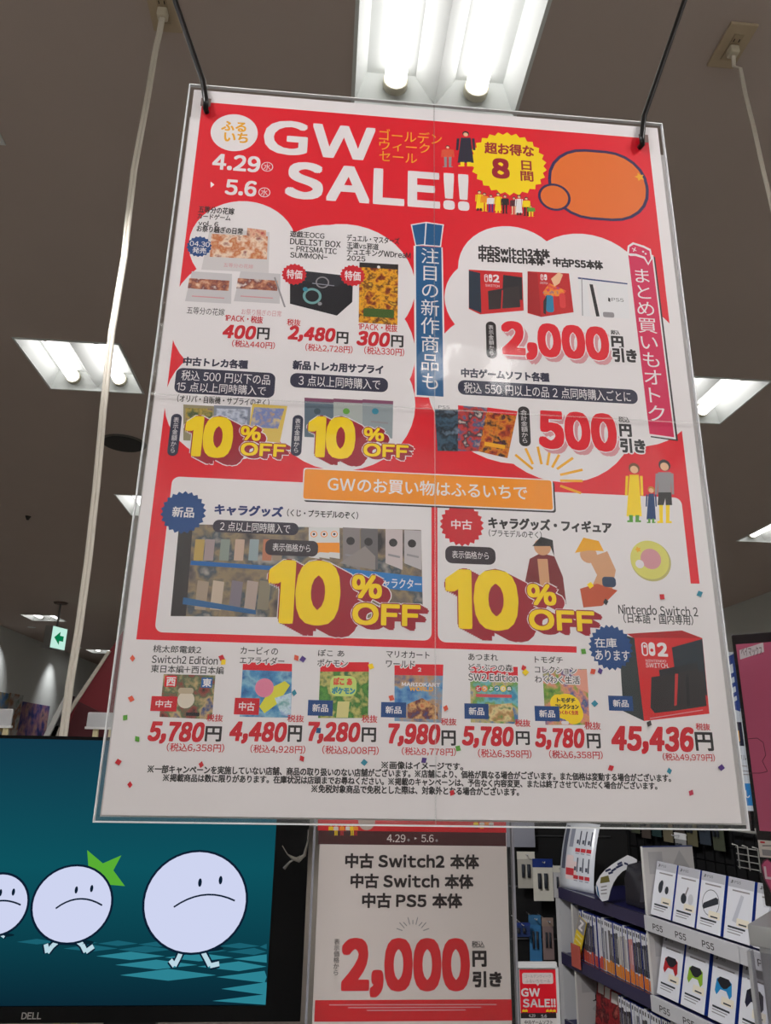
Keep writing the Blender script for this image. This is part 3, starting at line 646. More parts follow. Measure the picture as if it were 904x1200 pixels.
# ---- console price, bottom right
S.reset(); S.part('product_caption', 'small black product name'); T('Nintendo Switch 2', 725, 818, 709.5, 721, INK, .012); T('(日本語・国内専用)', 731, 812.5, 719.5, 731.5, INK, .012)
S.part('product_picture', 'picture of a large red console box marked 2')
def z7(x, y): return 680 + x / 5.022, 690 + y / 5.022
S.poly([z7(*q) for q in ((275, 265), (600, 245), (720, 290), (320, 292))], mat((176, 26, 32)))
S.poly([z7(*q) for q in ((318, 288), (720, 290), (762, 735), (375, 778))], mat((212, 38, 42)))
S.poly([z7(*q) for q in ((255, 270), (320, 290), (377, 778), (255, 720), (240, 480))], mat((50, 56, 58)))
S.poly([z7(*q) for q in ((540, 345), (720, 295), (750, 632), (560, 500))], mat((34, 44, 54)))
S.poly([z7(*q) for q in ((465, 478), (690, 432), (700, 500), (470, 520))], DK)
S.poly([z7(*q) for q in ((420, 520), (550, 500), (690, 470), (728, 500), (745, 690), (560, 718), (440, 732), (415, 700))], mat((44, 38, 40)))
S.poly([z7(*q) for q in ((560, 500), (578, 500), (570, 685), (555, 690))], mat((200, 50, 50))); S.poly([z7(*q) for q in ((622, 510), (640, 505), (648, 690), (630, 690))], mat((22, 22, 26)))
x, y = z7(402, 355); joy_logo(x, y, 16, WHITE, mat((212, 38, 42))); T('2', 770.5, 782.5, 753, 769.5, WHITE, .05); T('NINTENDO', 757, 781, 773, 776, WHITE, 0); T('SWITCH.', 757, 784, 777, 782.5, WHITE, .01); S.line(762, 842, 824, 832, 1, LPINK)
S.part('stock_badge', 'blue starburst badge'); S.burst(716, 758.7, 26, NAVY, 24); T('在庫', 697, 723, 747.5, 759, WHITE, .01); T('あります', 698, 738, 762, 774, WHITE, .01)
def stamp(x0, x1, y0, y1, s, m):
    S.part('condition_stamp', 'small coloured stamp with white lettering'); S.rrect(x0, x1, y0, y1, m, 0); k = (x1 - x0) * .18; T(s, x0 + k, x1 - k, y0 + 4.5, y1 - 4.5, WHITE, .02)
stamp(713.5, 742, 815.5, 833, '新品', NAVY)
price('45,436', 716.5, 814.5, 851, 884, 815, 836, 858, 880, '税込49,979円', 777, 838, 882.8, 892, ('税抜', 815.5, 832.5, 847.5, 855.7))
# ---- game software row
def cover(pts, strip, cols, sd, label):
    S.part('game_cover', label); S.poly(pts, pic(cols, 95, seed=sd))
    if strip:
        a, b, c, d = pts; k = strip / (d[1] - a[1]); S.poly([a, b, (b[0] + (c[0] - b[0]) * k, b[1] + (c[1] - b[1]) * k), (a[0] + (d[0] - a[0]) * k, a[1] + (d[1] - a[1]) * k)], RED)
S.reset(); cover([(192, 790), (252.6, 791.5), (248.6, 843), (187, 840)], 0, [(60, 40, 36), (150, 70, 60), (90, 110, 80), (200, 170, 120), (60, 80, 130)], 31, 'busy brown and red game cover')
S.rrect(193, 207, 792, 805, RED, 0); T('西', 195, 206, 793.5, 804, WHITE, .03); S.rrect(236, 249, 794, 806, mat((40, 100, 170)), 0); T('東', 237.5, 248, 795, 805, WHITE, .03); S.disc(218, 820, 10, mat((226, 214, 196)), 20); S.rrect(209, 227, 806, 813, CREAM, 3); S.rrect(218, 234, 835, 839, DK, 0)
S.part('product_caption', 'small black product name'); T('桃太郎電鉄2', 179.5, 236, 756.5, 765.3, INK, .012); T('Switch2 Edition', 178, 255.6, 768.5, 778, INK, .012); T('東日本編+西日本編', 177, 262.5, 780, 789.2, INK, .012, out=((1, WHITE),))
stamp(177, 207.5, 816, 833.5, '中古', RTXT)
price('5,780', 173.5, 240, 845.5, 872, 240.5, 259.8, 851, 869, '税込6,358円', 195.5, 263, 871, 881.3, ('税抜', 242, 261.5, 837, 845.6))
S.reset(); cover([(285, 776), (342.5, 778), (341, 841), (281, 840)], 9, [(40, 90, 150), (70, 140, 190), (140, 190, 210), (50, 110, 170)], 33, 'blue game cover with yellow streak')
S.poly([(304, 828), (318, 806), (334, 798), (340, 803), (326, 824), (310, 836)], mat((226, 220, 60))); S.disc(310, 806, 11, mat((230, 130, 160)), 24); S.poly([(322, 818), (341, 812), (341, 840), (330, 838)], pic([(40, 110, 190), (210, 230, 240), (60, 150, 150)], 150, seed=34))
S.part('product_caption', 'small black product name'); T('カービィの', 282, 326, 758.2, 767.3, INK, .012); T('エアライダー', 281, 333.5, 769.8, 778.5, INK, .012, out=((1.2, WHITE),))
stamp(274.8, 304, 818, 837.5, '中古', RTXT)
price('4,480', 269, 336.5, 845.5, 872, 337.5, 354, 850, 869.5, '税込4,928円', 293.6, 358, 873, 883, ('税抜', 336.7, 356.5, 837.7, 846.3))
S.reset(); cover([(375.8, 776), (432.6, 776), (431.6, 841.5), (373, 841.5)], 11, [(40, 90, 40), (90, 150, 60), (60, 120, 50), (200, 190, 110), (50, 100, 60)], 35, 'green game cover with red top')
S.rrect(387, 418, 792, 816, mat((200, 220, 120)), 8); T('ぽこ あ', 391, 413, 794, 803, CORAL, .06); T('ポケモン', 389, 416.5, 805, 813.5, TEAL, .06); S.poly([(396, 822), (410, 822), (408, 841), (394, 841)], mat((220, 210, 140)))
S.part('product_caption', 'small black product name'); T('ぽこ あ', 373, 403.7, 761.3, 769.2, INK, .012); T('ポケモン', 372, 407.7, 772.5, 781.3, INK, .012, out=((1.2, WHITE),))
stamp(361, 390.2, 820.5, 838.8, '新品', NAVY)
price('7,280', 361, 422.6, 846, 872, 424, 441, 852.5, 869.6, '税込8,008円', 377.8, 444, 874, 884.3, ('税抜', 424, 442.5, 838, 847))
S.reset(); cover([(462.5, 778), (519.8, 778.7), (517.6, 847), (462.5, 845)], 13, [(50, 110, 180), (110, 160, 200), (190, 150, 110), (60, 90, 140)], 37, 'blue racing game cover with red top')
T('2', 490, 494, 782.5, 787, WHITE, .03); T('MARIOKART', 471, 516, 800, 804.5, WHITE, .04); T('WORLD', 480, 508, 804.5, 810, GOLD, .05); S.poly([(478, 825), (495, 818), (512, 828), (514, 843), (478, 842)], pic([(190, 60, 40), (220, 170, 110), (120, 60, 50), (60, 70, 120)], 160, seed=38))
S.part('product_caption', 'small black product name'); T('マリオカート', 453, 503.7, 763, 771.3, INK, .012); T('ワールド', 452.5, 486.5, 774, 782.5, INK, .012, out=((1.2, WHITE),))
stamp(446.7, 476.2, 823, 840.8, '新品', NAVY)
price('7,980', 455, 516.5, 848, 875, 517.5, 534.4, 856, 873.8, '税込8,778円', 471, 534.5, 876, 885.6, ('税抜', 516.7, 535.3, 841.5, 850))
S.reset(); cover([(551, 781), (607, 781.5), (607.5, 848.5), (552, 846.5)], 15, [(60, 140, 180), (120, 190, 200), (110, 160, 80), (210, 190, 130), (70, 120, 170)], 39, 'island game cover with red top')
for i, ch in enumerate('どうぶつの森'):
    S.disc(561 + i * 7.2, 807, 3.6, (RTXT, ORG, GREEN, TEAL, YEL, mat((40, 110, 60)))[i], 16); T(ch, 558.6 + i * 7.2, 563.4 + i * 7.2, 804.6, 809.4, WHITE, .04)
S.line(558, 815, 600, 816, 3.5, mat((220, 80, 90))); S.poly([(574, 826), (600, 824), (604, 846), (572, 845)], pic([(90, 150, 70), (190, 140, 90), (230, 210, 150), (60, 110, 60)], 160, seed=40))
S.part('product_caption', 'small black product name'); T('あつまれ', 549, 583.7, 766, 774.2, INK, .012); T('どうぶつの森', 549.3, 601, 778, 786.5, INK, .012, out=((1.2, WHITE),)); T('SW2 Edition', 549, 607, 789.3, 798.3, INK, .012, out=((1.2, WHITE),))
stamp(544.5, 572.8, 824.5, 842.5, '新品', NAVY)
price('5,780', 541.5, 602.6, 851, 877, 604.7, 621, 857, 873, '税込6,358円', 560.4, 623, 878, 888.3, ('税抜', 603.6, 621.8, 843, 851.6))
S.reset(); cover([(636, 784), (688, 784), (691.5, 849.5), (639.5, 849.5)], 0, [(60, 110, 50), (120, 160, 60), (230, 150, 120), (70, 90, 150), (200, 190, 110)], 41, 'colourful game cover with a yellow title blob')
S.poly([(672, 785), (688, 784.5), (690, 812), (676, 806)], mat((230, 160, 140))); S.disc(664, 828, 17, YEL, 24, .85); S.disc(672, 836, 12, YEL, 20); S.disc(655, 824, 10, YEL, 20)
T('トモダチ', 653, 674.5, 817.5, 823.5, INK, .05); T('コレクション', 651, 678.5, 825, 831, INK, .05); T('わくわく生活', 654, 678, 832.5, 837.5, RTXT, .04); S.rrect(658, 667, 845, 849, WHITE, 2)
S.part('product_caption', 'small black product name'); T('トモダチ', 627, 659.8, 769, 777.3, INK, .012); T('コレクション', 627, 676, 781, 789.3, INK, .012, out=((1.2, WHITE),)); T('わくわく生活', 627, 679.5, 792, 801, INK, .012, out=((1.2, WHITE),))
stamp(627, 656, 827.5, 845.2, '新品', NAVY)
price('5,780', 627, 685.5, 853, 879, 688, 704, 859.6, 877, '税込6,358円', 643.7, 706.5, 879.5, 889.3, ('税抜', 685, 704.2, 846, 855))
# ---- footnotes and confetti
S.reset(); S.part('footnote_lettering', 'small black footnotes')
T('※画像はイメージです。', 447, 543, 892.7, 902, INK, .03)
T('※一部キャンペーンを実施していない店舗、商品の取り扱いのない店舗がございます。※店舗により、価格が異なる場合がございます。また価格は変動する場合がございます。', 172.5, 786, 901.5, 911.3, INK, .03)
T('※掲載商品は数に限りがあります。在庫状況は店頭までお尋ねください。※掲載のキャンペーンは、予告なく内容変更、または終了させていただく場合がございます。', 190.6, 770, 911.3, 920.8, INK, .03)
T('※免税対象商品で免税とした際は、対象外となる場合がございます。', 365, 608.5, 921, 931, INK, .03)
S.lift = max(S.top, S.lift); S.part('confetti', 'printed scraps of coloured confetti')
for i, (x, y, m) in enumerate(((155.5, 771.5, CORAL), (154, 819, CORAL), (147, 841, GREEN), (161, 866, GREEN), (139, 893, RTXT), (152.5, 919.5, RTXT), (260, 771, RTXT), (262, 776, YEL), (347.5, 771, CORAL), (355, 772.5, PURP), (345, 812, TEAL),
        (435, 781, YEL), (373.5, 856, BLUE), (354, 889, RTXT), (427, 893.5, TEAL), (236, 896, RTXT), (459, 818, CORAL), (497, 891, PURP), (614, 783, RTXT), (616, 788, YEL), (522.5, 830, CORAL), (537, 877, GREEN),
        (695, 787, CORAL), (703.5, 786.5, PURP), (697, 824.5, TEAL), (761, 848, mat((60, 50, 50))), (684, 763.5, GREEN), (716, 900, RTXT), (784.5, 903.5, TEAL), (845.5, 899.5, PURP), (810, 929, mat((190, 50, 80))), (776, 699.5, RTXT), (820, 696, TEAL),
        (710, 705.5, DK), (692, 686, YEL), (530, 929, RTXT))):
    a = i * 1.9; r = 4.2
    S.poly([(x + r * math.cos(a + k * PI / 2) * (1 if k % 2 else .75), y + r * math.sin(a + k * PI / 2)) for k in range(4)], m)
S.close()
S.reset(); POSTER_FRONT = S.top
FILM = film('laminate_film', .015, .95, .05, .3, 11)
bm = B(); n = 24; fy = -POSTER_FRONT - .0006
grid = [[bm.verts.new((-.224 + .448 * i / n, fy - .0004 * math.sin(i * 1.1 + j * .5) * math.sin(j * .9), -.314 + .628 * j / n)) for i in range(n + 1)] for j in range(n + 1)]
for j in range(n):
    for i in range(n): bm.faces.new((grid[j][i], grid[j][i + 1], grid[j + 1][i + 1], grid[j + 1][i]))
link('laminate_film', bm, FILM, root, smooth=True, label='clear glossy laminate')
EDGE = mat((236, 238, 240), .3, spec=.4)
bm = B()
for lo, hi in (((-.2245, -.3136), (-.2237, .3136)), ((.2237, -.3136), (.2245, .3136)), ((-.2245, -.3145), (.2245, -.3136)), ((-.2245, .3136), (.2245, .3145))): box(bm, (lo[0], fy - .001, lo[1]), (hi[0], .001, hi[1]))
link('laminate_edge', bm, EDGE, root)
for hx, hy in ((241, 124), (753, 166)):
    u, v = P0(hx, hy); bm = B(); box(bm, (u - .004, fy - .0016, v - .003), (u + .005, fy - .0012, v + .006)); link('corner_tab', bm, mat((150, 130, 126), .15, spec=.7), root)
SEAM = film('seam_film', .16, 1.0, .25, .1, 40)
u, v = P0(509.5, 620)[0], P0(510, 481)[1]
bm = B(); box(bm, (u - .0005, fy - .0014, -.313), (u + .0005, fy - .0011, .313)); link('seam', bm, SEAM, root)
bm = B(); box(bm, (-.223, fy - .0014, v - .0005), (.223, fy - .0011, v + .0005)); link('seam', bm, SEAM, root)
# second sheet hanging right behind
t = thing('laminated_sheet', 'plain laminated sheet hanging directly behind the sale poster', 'poster', PC + Vector((.002, .012, -.012)))
bm = B(); slab(bm, -.226, .228, -.3, .302, 0, .0008); link('sheet', bm, mat((216, 212, 212)), t)
bm = B(); slab(bm, -.229, .231, -.303, .305, -.0012, -.0002); link('laminate_edge', bm, film('clear_laminate', .03, .9, .08, .3, 30), t)
# black cords that carry the poster
for i, ((x0, y0), (x1, y1), lab) in enumerate((((241, 127), (205, 0), 'black cord carrying the upper left corner of the poster'), ((753, 169), (803, 0), 'black cord carrying the upper right corner of the poster'))):
    a, b = hit_y(x0, y0, PB - .006), hit_y(x1, y1, PB + .004); d = b - a
    top = a + d * ((CEIL - .004 - a.z) / d.z)
    m1 = hit_y(x0 - (3 if i == 0 else -2), y0 - 32, PB - .002)
    t = thing('poster_hanger', lab, 'cord', top, group='black cords carrying the poster')
    bm = B(); tube(bm, [q - top for q in (a + Vector((0, .012, .004)), a, a + Vector((0, -.001, .006)), m1, b, top)], .0026, 8); link('cord', bm, mat((16, 14, 14), .3), t, smooth=True)
    bm = B(); tube(bm, [(0, 0, -.012), (0, 0, .0035)], [.008, .014], 14); link('ceiling_hook', bm, BLK_P, t)

# ================================================================== PRICE SIGN BELOW THE POSTER
SB = .90
SC = Vector((hit_y(484, 1100, SB).x, SB, hit_y(484, 1100, SB).z))
root = thing('price_sign', 'white and red price sign in a clear holder below the poster', 'sign', SC)
P1 = px_plane(SC); S = Sheet(root, P1, 0); T = S.text
u0, u1 = P1(370.5, 1090)[0], P1(597, 1090)[0]; vt = P1(484, 934)[1]; vb = vt - .297
bm = B(); slab(bm, u0, u1, vb, vt, 0, .0006); link('paper_sheet', bm, mat((226, 216, 212)), root)
PW2 = mat((224, 214, 210)); SR = mat((214, 24, 36)); SI = mat((36, 22, 24))
S.part('header_band', 'red band above a dark date band'); S.rrect(373, 593, 936, 974.5, SR); S.rrect(373.3, 593.2, 974.5, 990.5, mat((70, 16, 22)))
T('4.29', 453.6, 475.4, 977.8, 987, PW2, .01); T('5.6', 494, 508.5, 978, 987, PW2, .01); S.poly([(486, 981), (489, 982.5), (486, 984)], PW2); S.disc(479, 984.5, 1.5, GREY, 10); S.disc(512, 985, 1.5, GREY, 10)
S.part('shopper_print', 'little printed shoppers')
for i, x in enumerate((388, 394, 401, 408, 413, 417, 558, 565, 571, 576)): S.person(x, 966 if i < 6 else 962, 979 if i < 6 else 971, (YEL, PW2, ORG, PW2, YEL, ORG)[i % 6], (INK, YEL, RTXT)[i % 3], 5)
S.disc(430, 962, 10, mat((190, 170, 160)))
S.part('console_lettering', 'black lettering')
T('中古 Switch2 本体', 404.7, 561.7, 1000.5, 1018, SI, .04); T('中古 Switch 本体', 411, 555, 1024, 1041.3, SI, .04); T('中古 PS5 本体', 424.5, 542, 1046.5, 1064.3, SI, .04)
S.part('sun_rays', 'fine grey strokes')
for k in range(9):
    a = math.radians(30 + k * 15); S.line(484 + 14 * math.cos(a), 1098 - 15 * math.sin(a), 484 + 22 * math.cos(a), 1098 - (24 if k % 2 else 20) * math.sin(a), 1.0, GREY)
S.part('discount_lettering', 'large red price')
T('2,000', 400, 551, 1099, 1169, SR, .05); S.part('price_unit_lettering', 'black lettering')
T('税込', 553, 568, 1102.5, 1110.5, SI, .01); T('円', 553.7, 570.5, 1114, 1133, SI, .05); T('引き', 554, 588.5, 1138, 1157, SI, .05); T('表示価格から', 391, 398, 1100, 1142.5, SI, .0, vert=True)
S.part('footer_band', 'red band with tiny lettering'); S.rrect(369, 600, 1171.5, 1196.5, SR)
for k in range(3): S.line(386 + k * 22, 1177.5 + k * 3.2, 582 - k * 18, 1177 + k * 3.2, 1.1, LPINK)
S.close()
bm = B(); slab(bm, u0 - .007, u1 + .007, vb - .006, vt + .004, -.003, -.0022); link('clear_cover', bm, film('holder_front', .01, .4, .12, .15, 9), root, label='clear plastic cover')
for lo, hi in (((u0 - .0075, vb - .006), (u0 - .005, vt + .004)), ((u1 + .005, vb - .006), (u1 + .0075, vt + .004))):
    bm = B(); box(bm, (lo[0], -.0045, lo[1]), (hi[0], .004, hi[1])); link('holder_edge', bm, mat((150, 150, 160), .15, spec=.8), root)
bm = B(); box(bm, (u0 - .007, -.035, vb - .012), (u1 + .007, .05, vb - .006)); link('holder_foot', bm, mat((200, 202, 206), .2, spec=.6), root, bevel=.001)
sign_foot = SC.z + vb - .012
# crumpled clear tag at the sign's left edge
p = hit_y(346, 1004, SB - .006); bm = B()
tube(bm, [hit_y(x, y, SB - .006) - p for x, y in ((331, 991), (337, 1001), (344, 1006), (350, 1008), (357, 1002), (361, 985), (361.5, 972))], [.0005, .0006, .0022, .0028, .0018, .0008, .0006], 6)
tube(bm, [hit_y(x, y, SB - .006) - p for x, y in ((333, 1018), (340, 1010), (352, 1003))], [.0018, .0012, .0006], 5)
o = link('plastic_tag', bm, mat((112, 108, 100), .1, spec=.9)); o.location = p; tag(o, 'crumpled clear plastic tie on the left edge of the white price sign', 'plastic tie')

# ================================================================== MONITOR
MB_ = .985
MO = Vector((hit_y(160, 1030, MB_).x, MB_, hit_y(160, 1030, MB_).z))
root = thing('monitor', 'black widescreen monitor showing round white cartoon faces on teal', 'monitor', MO)
PM = px_plane(MO); S = Sheet(root, PM, -.0004)
sr, sb, st = PM(318, 1070)[0], PM(160, 1178)[1], PM(60, 866.5)[1]
br_, bb, bt = PM(357, 1090)[0], PM(160, 1197)[1], PM(60, 862.5)[1]
sl = sr - (st - sb) * 16 / 9; bl_ = sl - .012
bm = B()
for lo, hi in (((bl_, sb), (sl, st)), ((sr, sb), (br_, st)), ((bl_, bb), (br_, sb)), ((bl_, st), (br_, bt))): box(bm, (lo[0], -.004, lo[1]), (hi[0], .018, hi[1]))
link('bezel', bm, mat((5, 5, 6), .5, spec=.15), root)
bm = B(); box(bm, (bl_ + .002, .004, bb + .002), (br_ - .002, .045, bt - .002)); link('back_housing', bm, BLK_P, root, bevel=.006)
T = S.text
def screenmat():
    m = bpy.data.materials.new('screen_glow'); m.use_nodes = True; nt = m.node_tree; nt.nodes.clear()
    e = nt.nodes.new('ShaderNodeEmission'); o = nt.nodes.new('ShaderNodeOutputMaterial'); tc = nt.nodes.new('ShaderNodeTexCoord'); sp = nt.nodes.new('ShaderNodeSeparateXYZ')
    mr = nt.nodes.new('ShaderNodeMapRange'); mr.inputs[1].default_value = sb; mr.inputs[2].default_value = st; r = nt.nodes.new('ShaderNodeValToRGB')
    r.color_ramp.elements[0].color = lin((9, 40, 54)); r.color_ramp.elements[1].color = lin((18, 58, 76)); e2 = r.color_ramp.elements.new(.5); e2.color = lin((12, 82, 94))
    nt.links.new(tc.outputs['Object'], sp.inputs[0]); nt.links.new(sp.outputs['Z'], mr.inputs[0]); nt.links.new(mr.outputs[0], r.inputs[0]); nt.links.new(r.outputs[0], e.inputs[0]); nt.links.new(e.outputs[0], o.inputs[0])
    return m
S.part('screen', 'lit teal picture'); S.uvpoly([(sl, sb), (sr, sb), (sr, st), (sl, st)], screenmat())
LW, SOUT, CY = emit((206, 212, 240)), emit((12, 30, 50)), emit((44, 130, 146)); CY2 = emit((26, 96, 112)); SHD = emit((8, 34, 46))
def z5(x, y): return x / 2.443, 850 + y / 2.443
S.part('screen_floor', 'pale teal chequered floor')
rows = [(618, 632), (632, 650), (650, 672), (672, 698), (698, 730), (730, 765), (765, 800)]
for j, (ya, yb) in enumerate(rows):
    wq = 58 + j * 20; off = (j % 2) * wq
    x = -300 + j * 92 - off
    while x < 780:
        m_ = CY if j > 1 else CY2
        pts = [(x, (ya + yb) / 2 + (x - 300) * .02), (x + wq, ya - 2 + (x - 300) * .02), (x + 2 * wq, (ya + yb) / 2 + (x - 300) * .02), (x + wq, yb + (x - 300) * .02)]
        lim = 30 + (yb - 618) * 3.0
        if x + wq * .5 > lim - 60 and x > -wq:
            S.poly([z5(min(max(a, 0), 764), min(b, 800)) for a, b in pts], m_)
        x += 2 * wq
S.part('screen_star', 'green star')
pts = []
for k in range(10):
    a = math.radians(78 + 36 * k + 10); r = (66 if k % 2 == 0 else 30); pts.append(z5(292 + r * math.cos(a), 420 - r * math.sin(a)))
S.poly([z5(250, 357), z5(295, 395), z5(348, 372), z5(325, 415), z5(358, 460), z5(310, 456), z5(283, 470), z5(255, 425)], emit((88, 172, 52)))
def ball(cx, rx, ry, lab, eyes, mouth, legs):
    S.part('screen_figure', lab)
    S.disc(cx[0], cx[1] + ry[1], rx * .55, SHD, 24, .12)
    for leg in legs:
        for k in range(len(leg) - 1): S.line(*z5(*leg[k]), *z5(*leg[k + 1]), 9, SOUT)
        for k in range(len(leg) - 1): S.line(*z5(*leg[k]), *z5(*leg[k + 1]), 5.2, emit((186, 214, 226)))
    S.disc(cx[0], cx[1], rx + 1.7, SOUT, 40, ry[0]); S.disc(cx[0], cx[1], rx - 1.0, LW, 40, ry[0])
    for e in eyes: S.disc(*z5(*e), 2.2 if rx > 50 else 1.9, SOUT, 14, 2.1)
    for k in range(len(mouth) - 1): S.line(*z5(*mouth[k]), *z5(*mouth[k + 1]), 1.9, SOUT)
def arc(x0, y0, x1, y1, h, n=9): return [(x0 + (x1 - x0) * i / n, y0 + (y1 - y0) * i / n - h * 4 * (i / n) * (1 - i / n)) for i in range(n + 1)]
ball(z5(560, 504), 60, (.905, 55), 'largest white frowning ball figure', ((573, 450), (632, 443)), arc(498, 520, 673, 502, 26), (((525, 635), (512, 665), (500, 688), (488, 672)), ((572, 632), (592, 668), (602, 688), (628, 682))))
ball(z5(207, 511), 46.5, (.90, 45), 'middle white frowning ball figure', ((219, 471), (263, 467)), arc(160, 524, 293, 515, 23), (((166, 618), (150, 632), (136, 650), (132, 626)), ((214, 610), (236, 628), (246, 648), (268, 632))))
ball(z5(-5, 512), 35, (.96, 36), 'leftmost white frowning ball figure', ((2, 479), (39, 477)), arc(-20, 506, 60, 514, 8), (((10, 600), (6, 606)),))
S.close()
S = Sheet(root, PM, -.0041); S.part('logo_lettering', 'silver logo lettering'); S.text('DELL', 27, 50, 1185, 1193, mat((170, 165, 160), .4), .02); S.close()
bm = B(); box(bm, (-.03, .045, bb - .1), (.03, .07, bb + .15)); link('stand_neck', bm, BLK_P, root, bevel=.004)
bm = B(); box(bm, (-.12, -.06, bb - .112), (.12, .12, bb - .1)); link('stand_foot', bm, BLK_P, root, bevel=.004)
desk_z = MO.z + bb - .112
# counter that carries monitor and sign
t = thing('display_counter', 'white shop counter under the monitor and the price sign', 'counter', (-.1, 1.0, 0))
bm = B(); box(bm, (-.75, -.28, desk_z - .03), (.45, .3, desk_z)); link('counter_top', bm, PLASTIC_W, t, bevel=.003)
bm = B(); box(bm, (-.73, -.24, 0), (.43, .28, desk_z - .03)); link('counter_body', bm, mat((200, 200, 200)), t)
t = thing('sign_riser', 'small white block under the price sign', 'stand', (SC.x, SB, desk_z))
if sign_foot - desk_z > .004:
    bm = B(); box(bm, (-.1, -.03, 0), (.1, .045, sign_foot - desk_z)); link('riser_block', bm, PLASTIC_W, t, bevel=.002)

# ================================================================== GAME SHELF AT THE RIGHT
SA = math.radians(-12.62)
SD = Vector((math.sin(SA), math.cos(SA), 0)); SN = Vector((SD.y, -SD.x, 0))         # along the shelf, into the shelf
SO = hit_z(871, 1109.7, CAM.z - .48); RZ = math.atan2(-SD.y, -SD.x)                 # local x = towards the viewer's end, y = into the shelf
def sh(s, n, z): return Vector((SO.x, SO.y, 0)) + SD * s + SN * n + Vector((0, 0, z))
Z1, Z2, Z3 = CAM.z - .482, CAM.z - .708, CAM.z - .93                                # tops of the three boards
shelf = thing('shelf_unit', 'white and navy shop shelf with three boards of games at the right', 'shelf', sh(0, 0, 0), (0, 0, RZ))
NAVYM = mat((34, 34, 84), .35); RAILW = mat((206, 206, 210), .3); RAILP = mat((58, 54, 84), .15, spec=.7); STEEL = mat((205, 205, 208), .4)
X0, X1 = -.98, .35
for z in (Z1, Z2, Z3):
    bm = B(); box(bm, (X0, .002, z - .016), (X1, .34, z)); link('shelf_board', bm, NAVYM, shelf, bevel=.001)
    bm = B(); box(bm, (X0, -.008, z - .036), (-.43, .002, z + .004)); link('price_rail', bm, RAILP, shelf, label='dark clear price rail')
    bm = B(); box(bm, (-.428, -.01, z - .04), (-.0075, .002, z + .004)); box(bm, (-.0045, -.01, z - .04), (X1, .002, z + .004)); r_ = link('price_rail', bm, RAILW, shelf, bevel=.001, label='white price rail')
    if z != Z3:
        S = Sheet(shelf, None, -.0101); S.part('rail_lettering', 'black lettering')
        for x in (-.385, -.275, -.155, .06, .2):
            S.text('PS5', x, x + .05, z - .012, z - .03, INK, .02)
        S.close()
for z in (.0,):
    bm = B(); box(bm, (X0, .0, 0), (X1, .34, .1)); link('plinth', bm, mat((60, 60, 66)), shelf)
bm = B(); box(bm, (X0 - .03, -.005, 0), (X0, .35, Z1 - .04)); link('side_panel', bm, STEEL, shelf)
bm = B(); box(bm, (X1, -.005, 0), (X1 + .02, .35, Z1 - .04)); link('side_panel', bm, STEEL, shelf)
bm = B(); box(bm, (X0 - .03, .341, 0), (X1 + .02, .36, CAM.z + .05)); link('back_panel', bm, BLK_M, shelf, label='matt black back panel')
bm = B()
for k in range(28):
    x = X0 + k * .05
    if x < X1: tube(bm, [(x, .333, Z1 + .02), (x, .333, CAM.z + .02)], .0016, 5)
for k in range(9): tube(bm, [(X0, .336, Z1 + .04 + k * .055), (X1, .336, Z1 + .04 + k * .055)], .0016, 5)
link('wire_grid', bm, mat((40, 40, 42), .4, .6), shelf)
# display arm with small white wire baskets
bm = B()
tube(bm, [(-.35, .30, Z1 + .265), (.2, .30, Z1 + .265)], .005, 8)
for x in (-.22, -.1): tube(bm, [(x, .30, Z1 + .262), (x, .30, Z1 + .28)], .009, 8)
tube(bm, [(-.16, .305, Z1 + .18), (-.16, .305, Z1 + .30)], .009, 6); tube(bm, [(.02, .305, Z1 + .08), (.02, .305, Z1 + .30)], .009, 6)
link('hook_bar', bm, mat((190, 188, 182), .4), shelf, label='pale metal hook bar')
bm = B()
for k in range(6): tube(bm, [(-.31 + k * .045, .29, Z1 + .15), (-.31 + k * .045, .29, Z1 + .22), (-.31 + k * .045, .27, Z1 + .225)], .0022, 5)
for k in range(4): tube(bm, [(-.32, .292, Z1 + .155 + k * .02), (-.07, .292, Z1 + .155 + k * .02)], .0018, 5)
link('wire_basket', bm, mat((200, 198, 192), .4), shelf, label='pale wire basket')
ORD = 'first second third fourth fifth sixth seventh eighth ninth tenth eleventh twelfth thirteenth fourteenth fifteenth sixteenth seventeenth eighteenth nineteenth twentieth twenty-first twenty-second twenty-third twenty-fourth twenty-fifth twenty-sixth twenty-seventh twenty-eighth twenty-ninth thirtieth'.split()
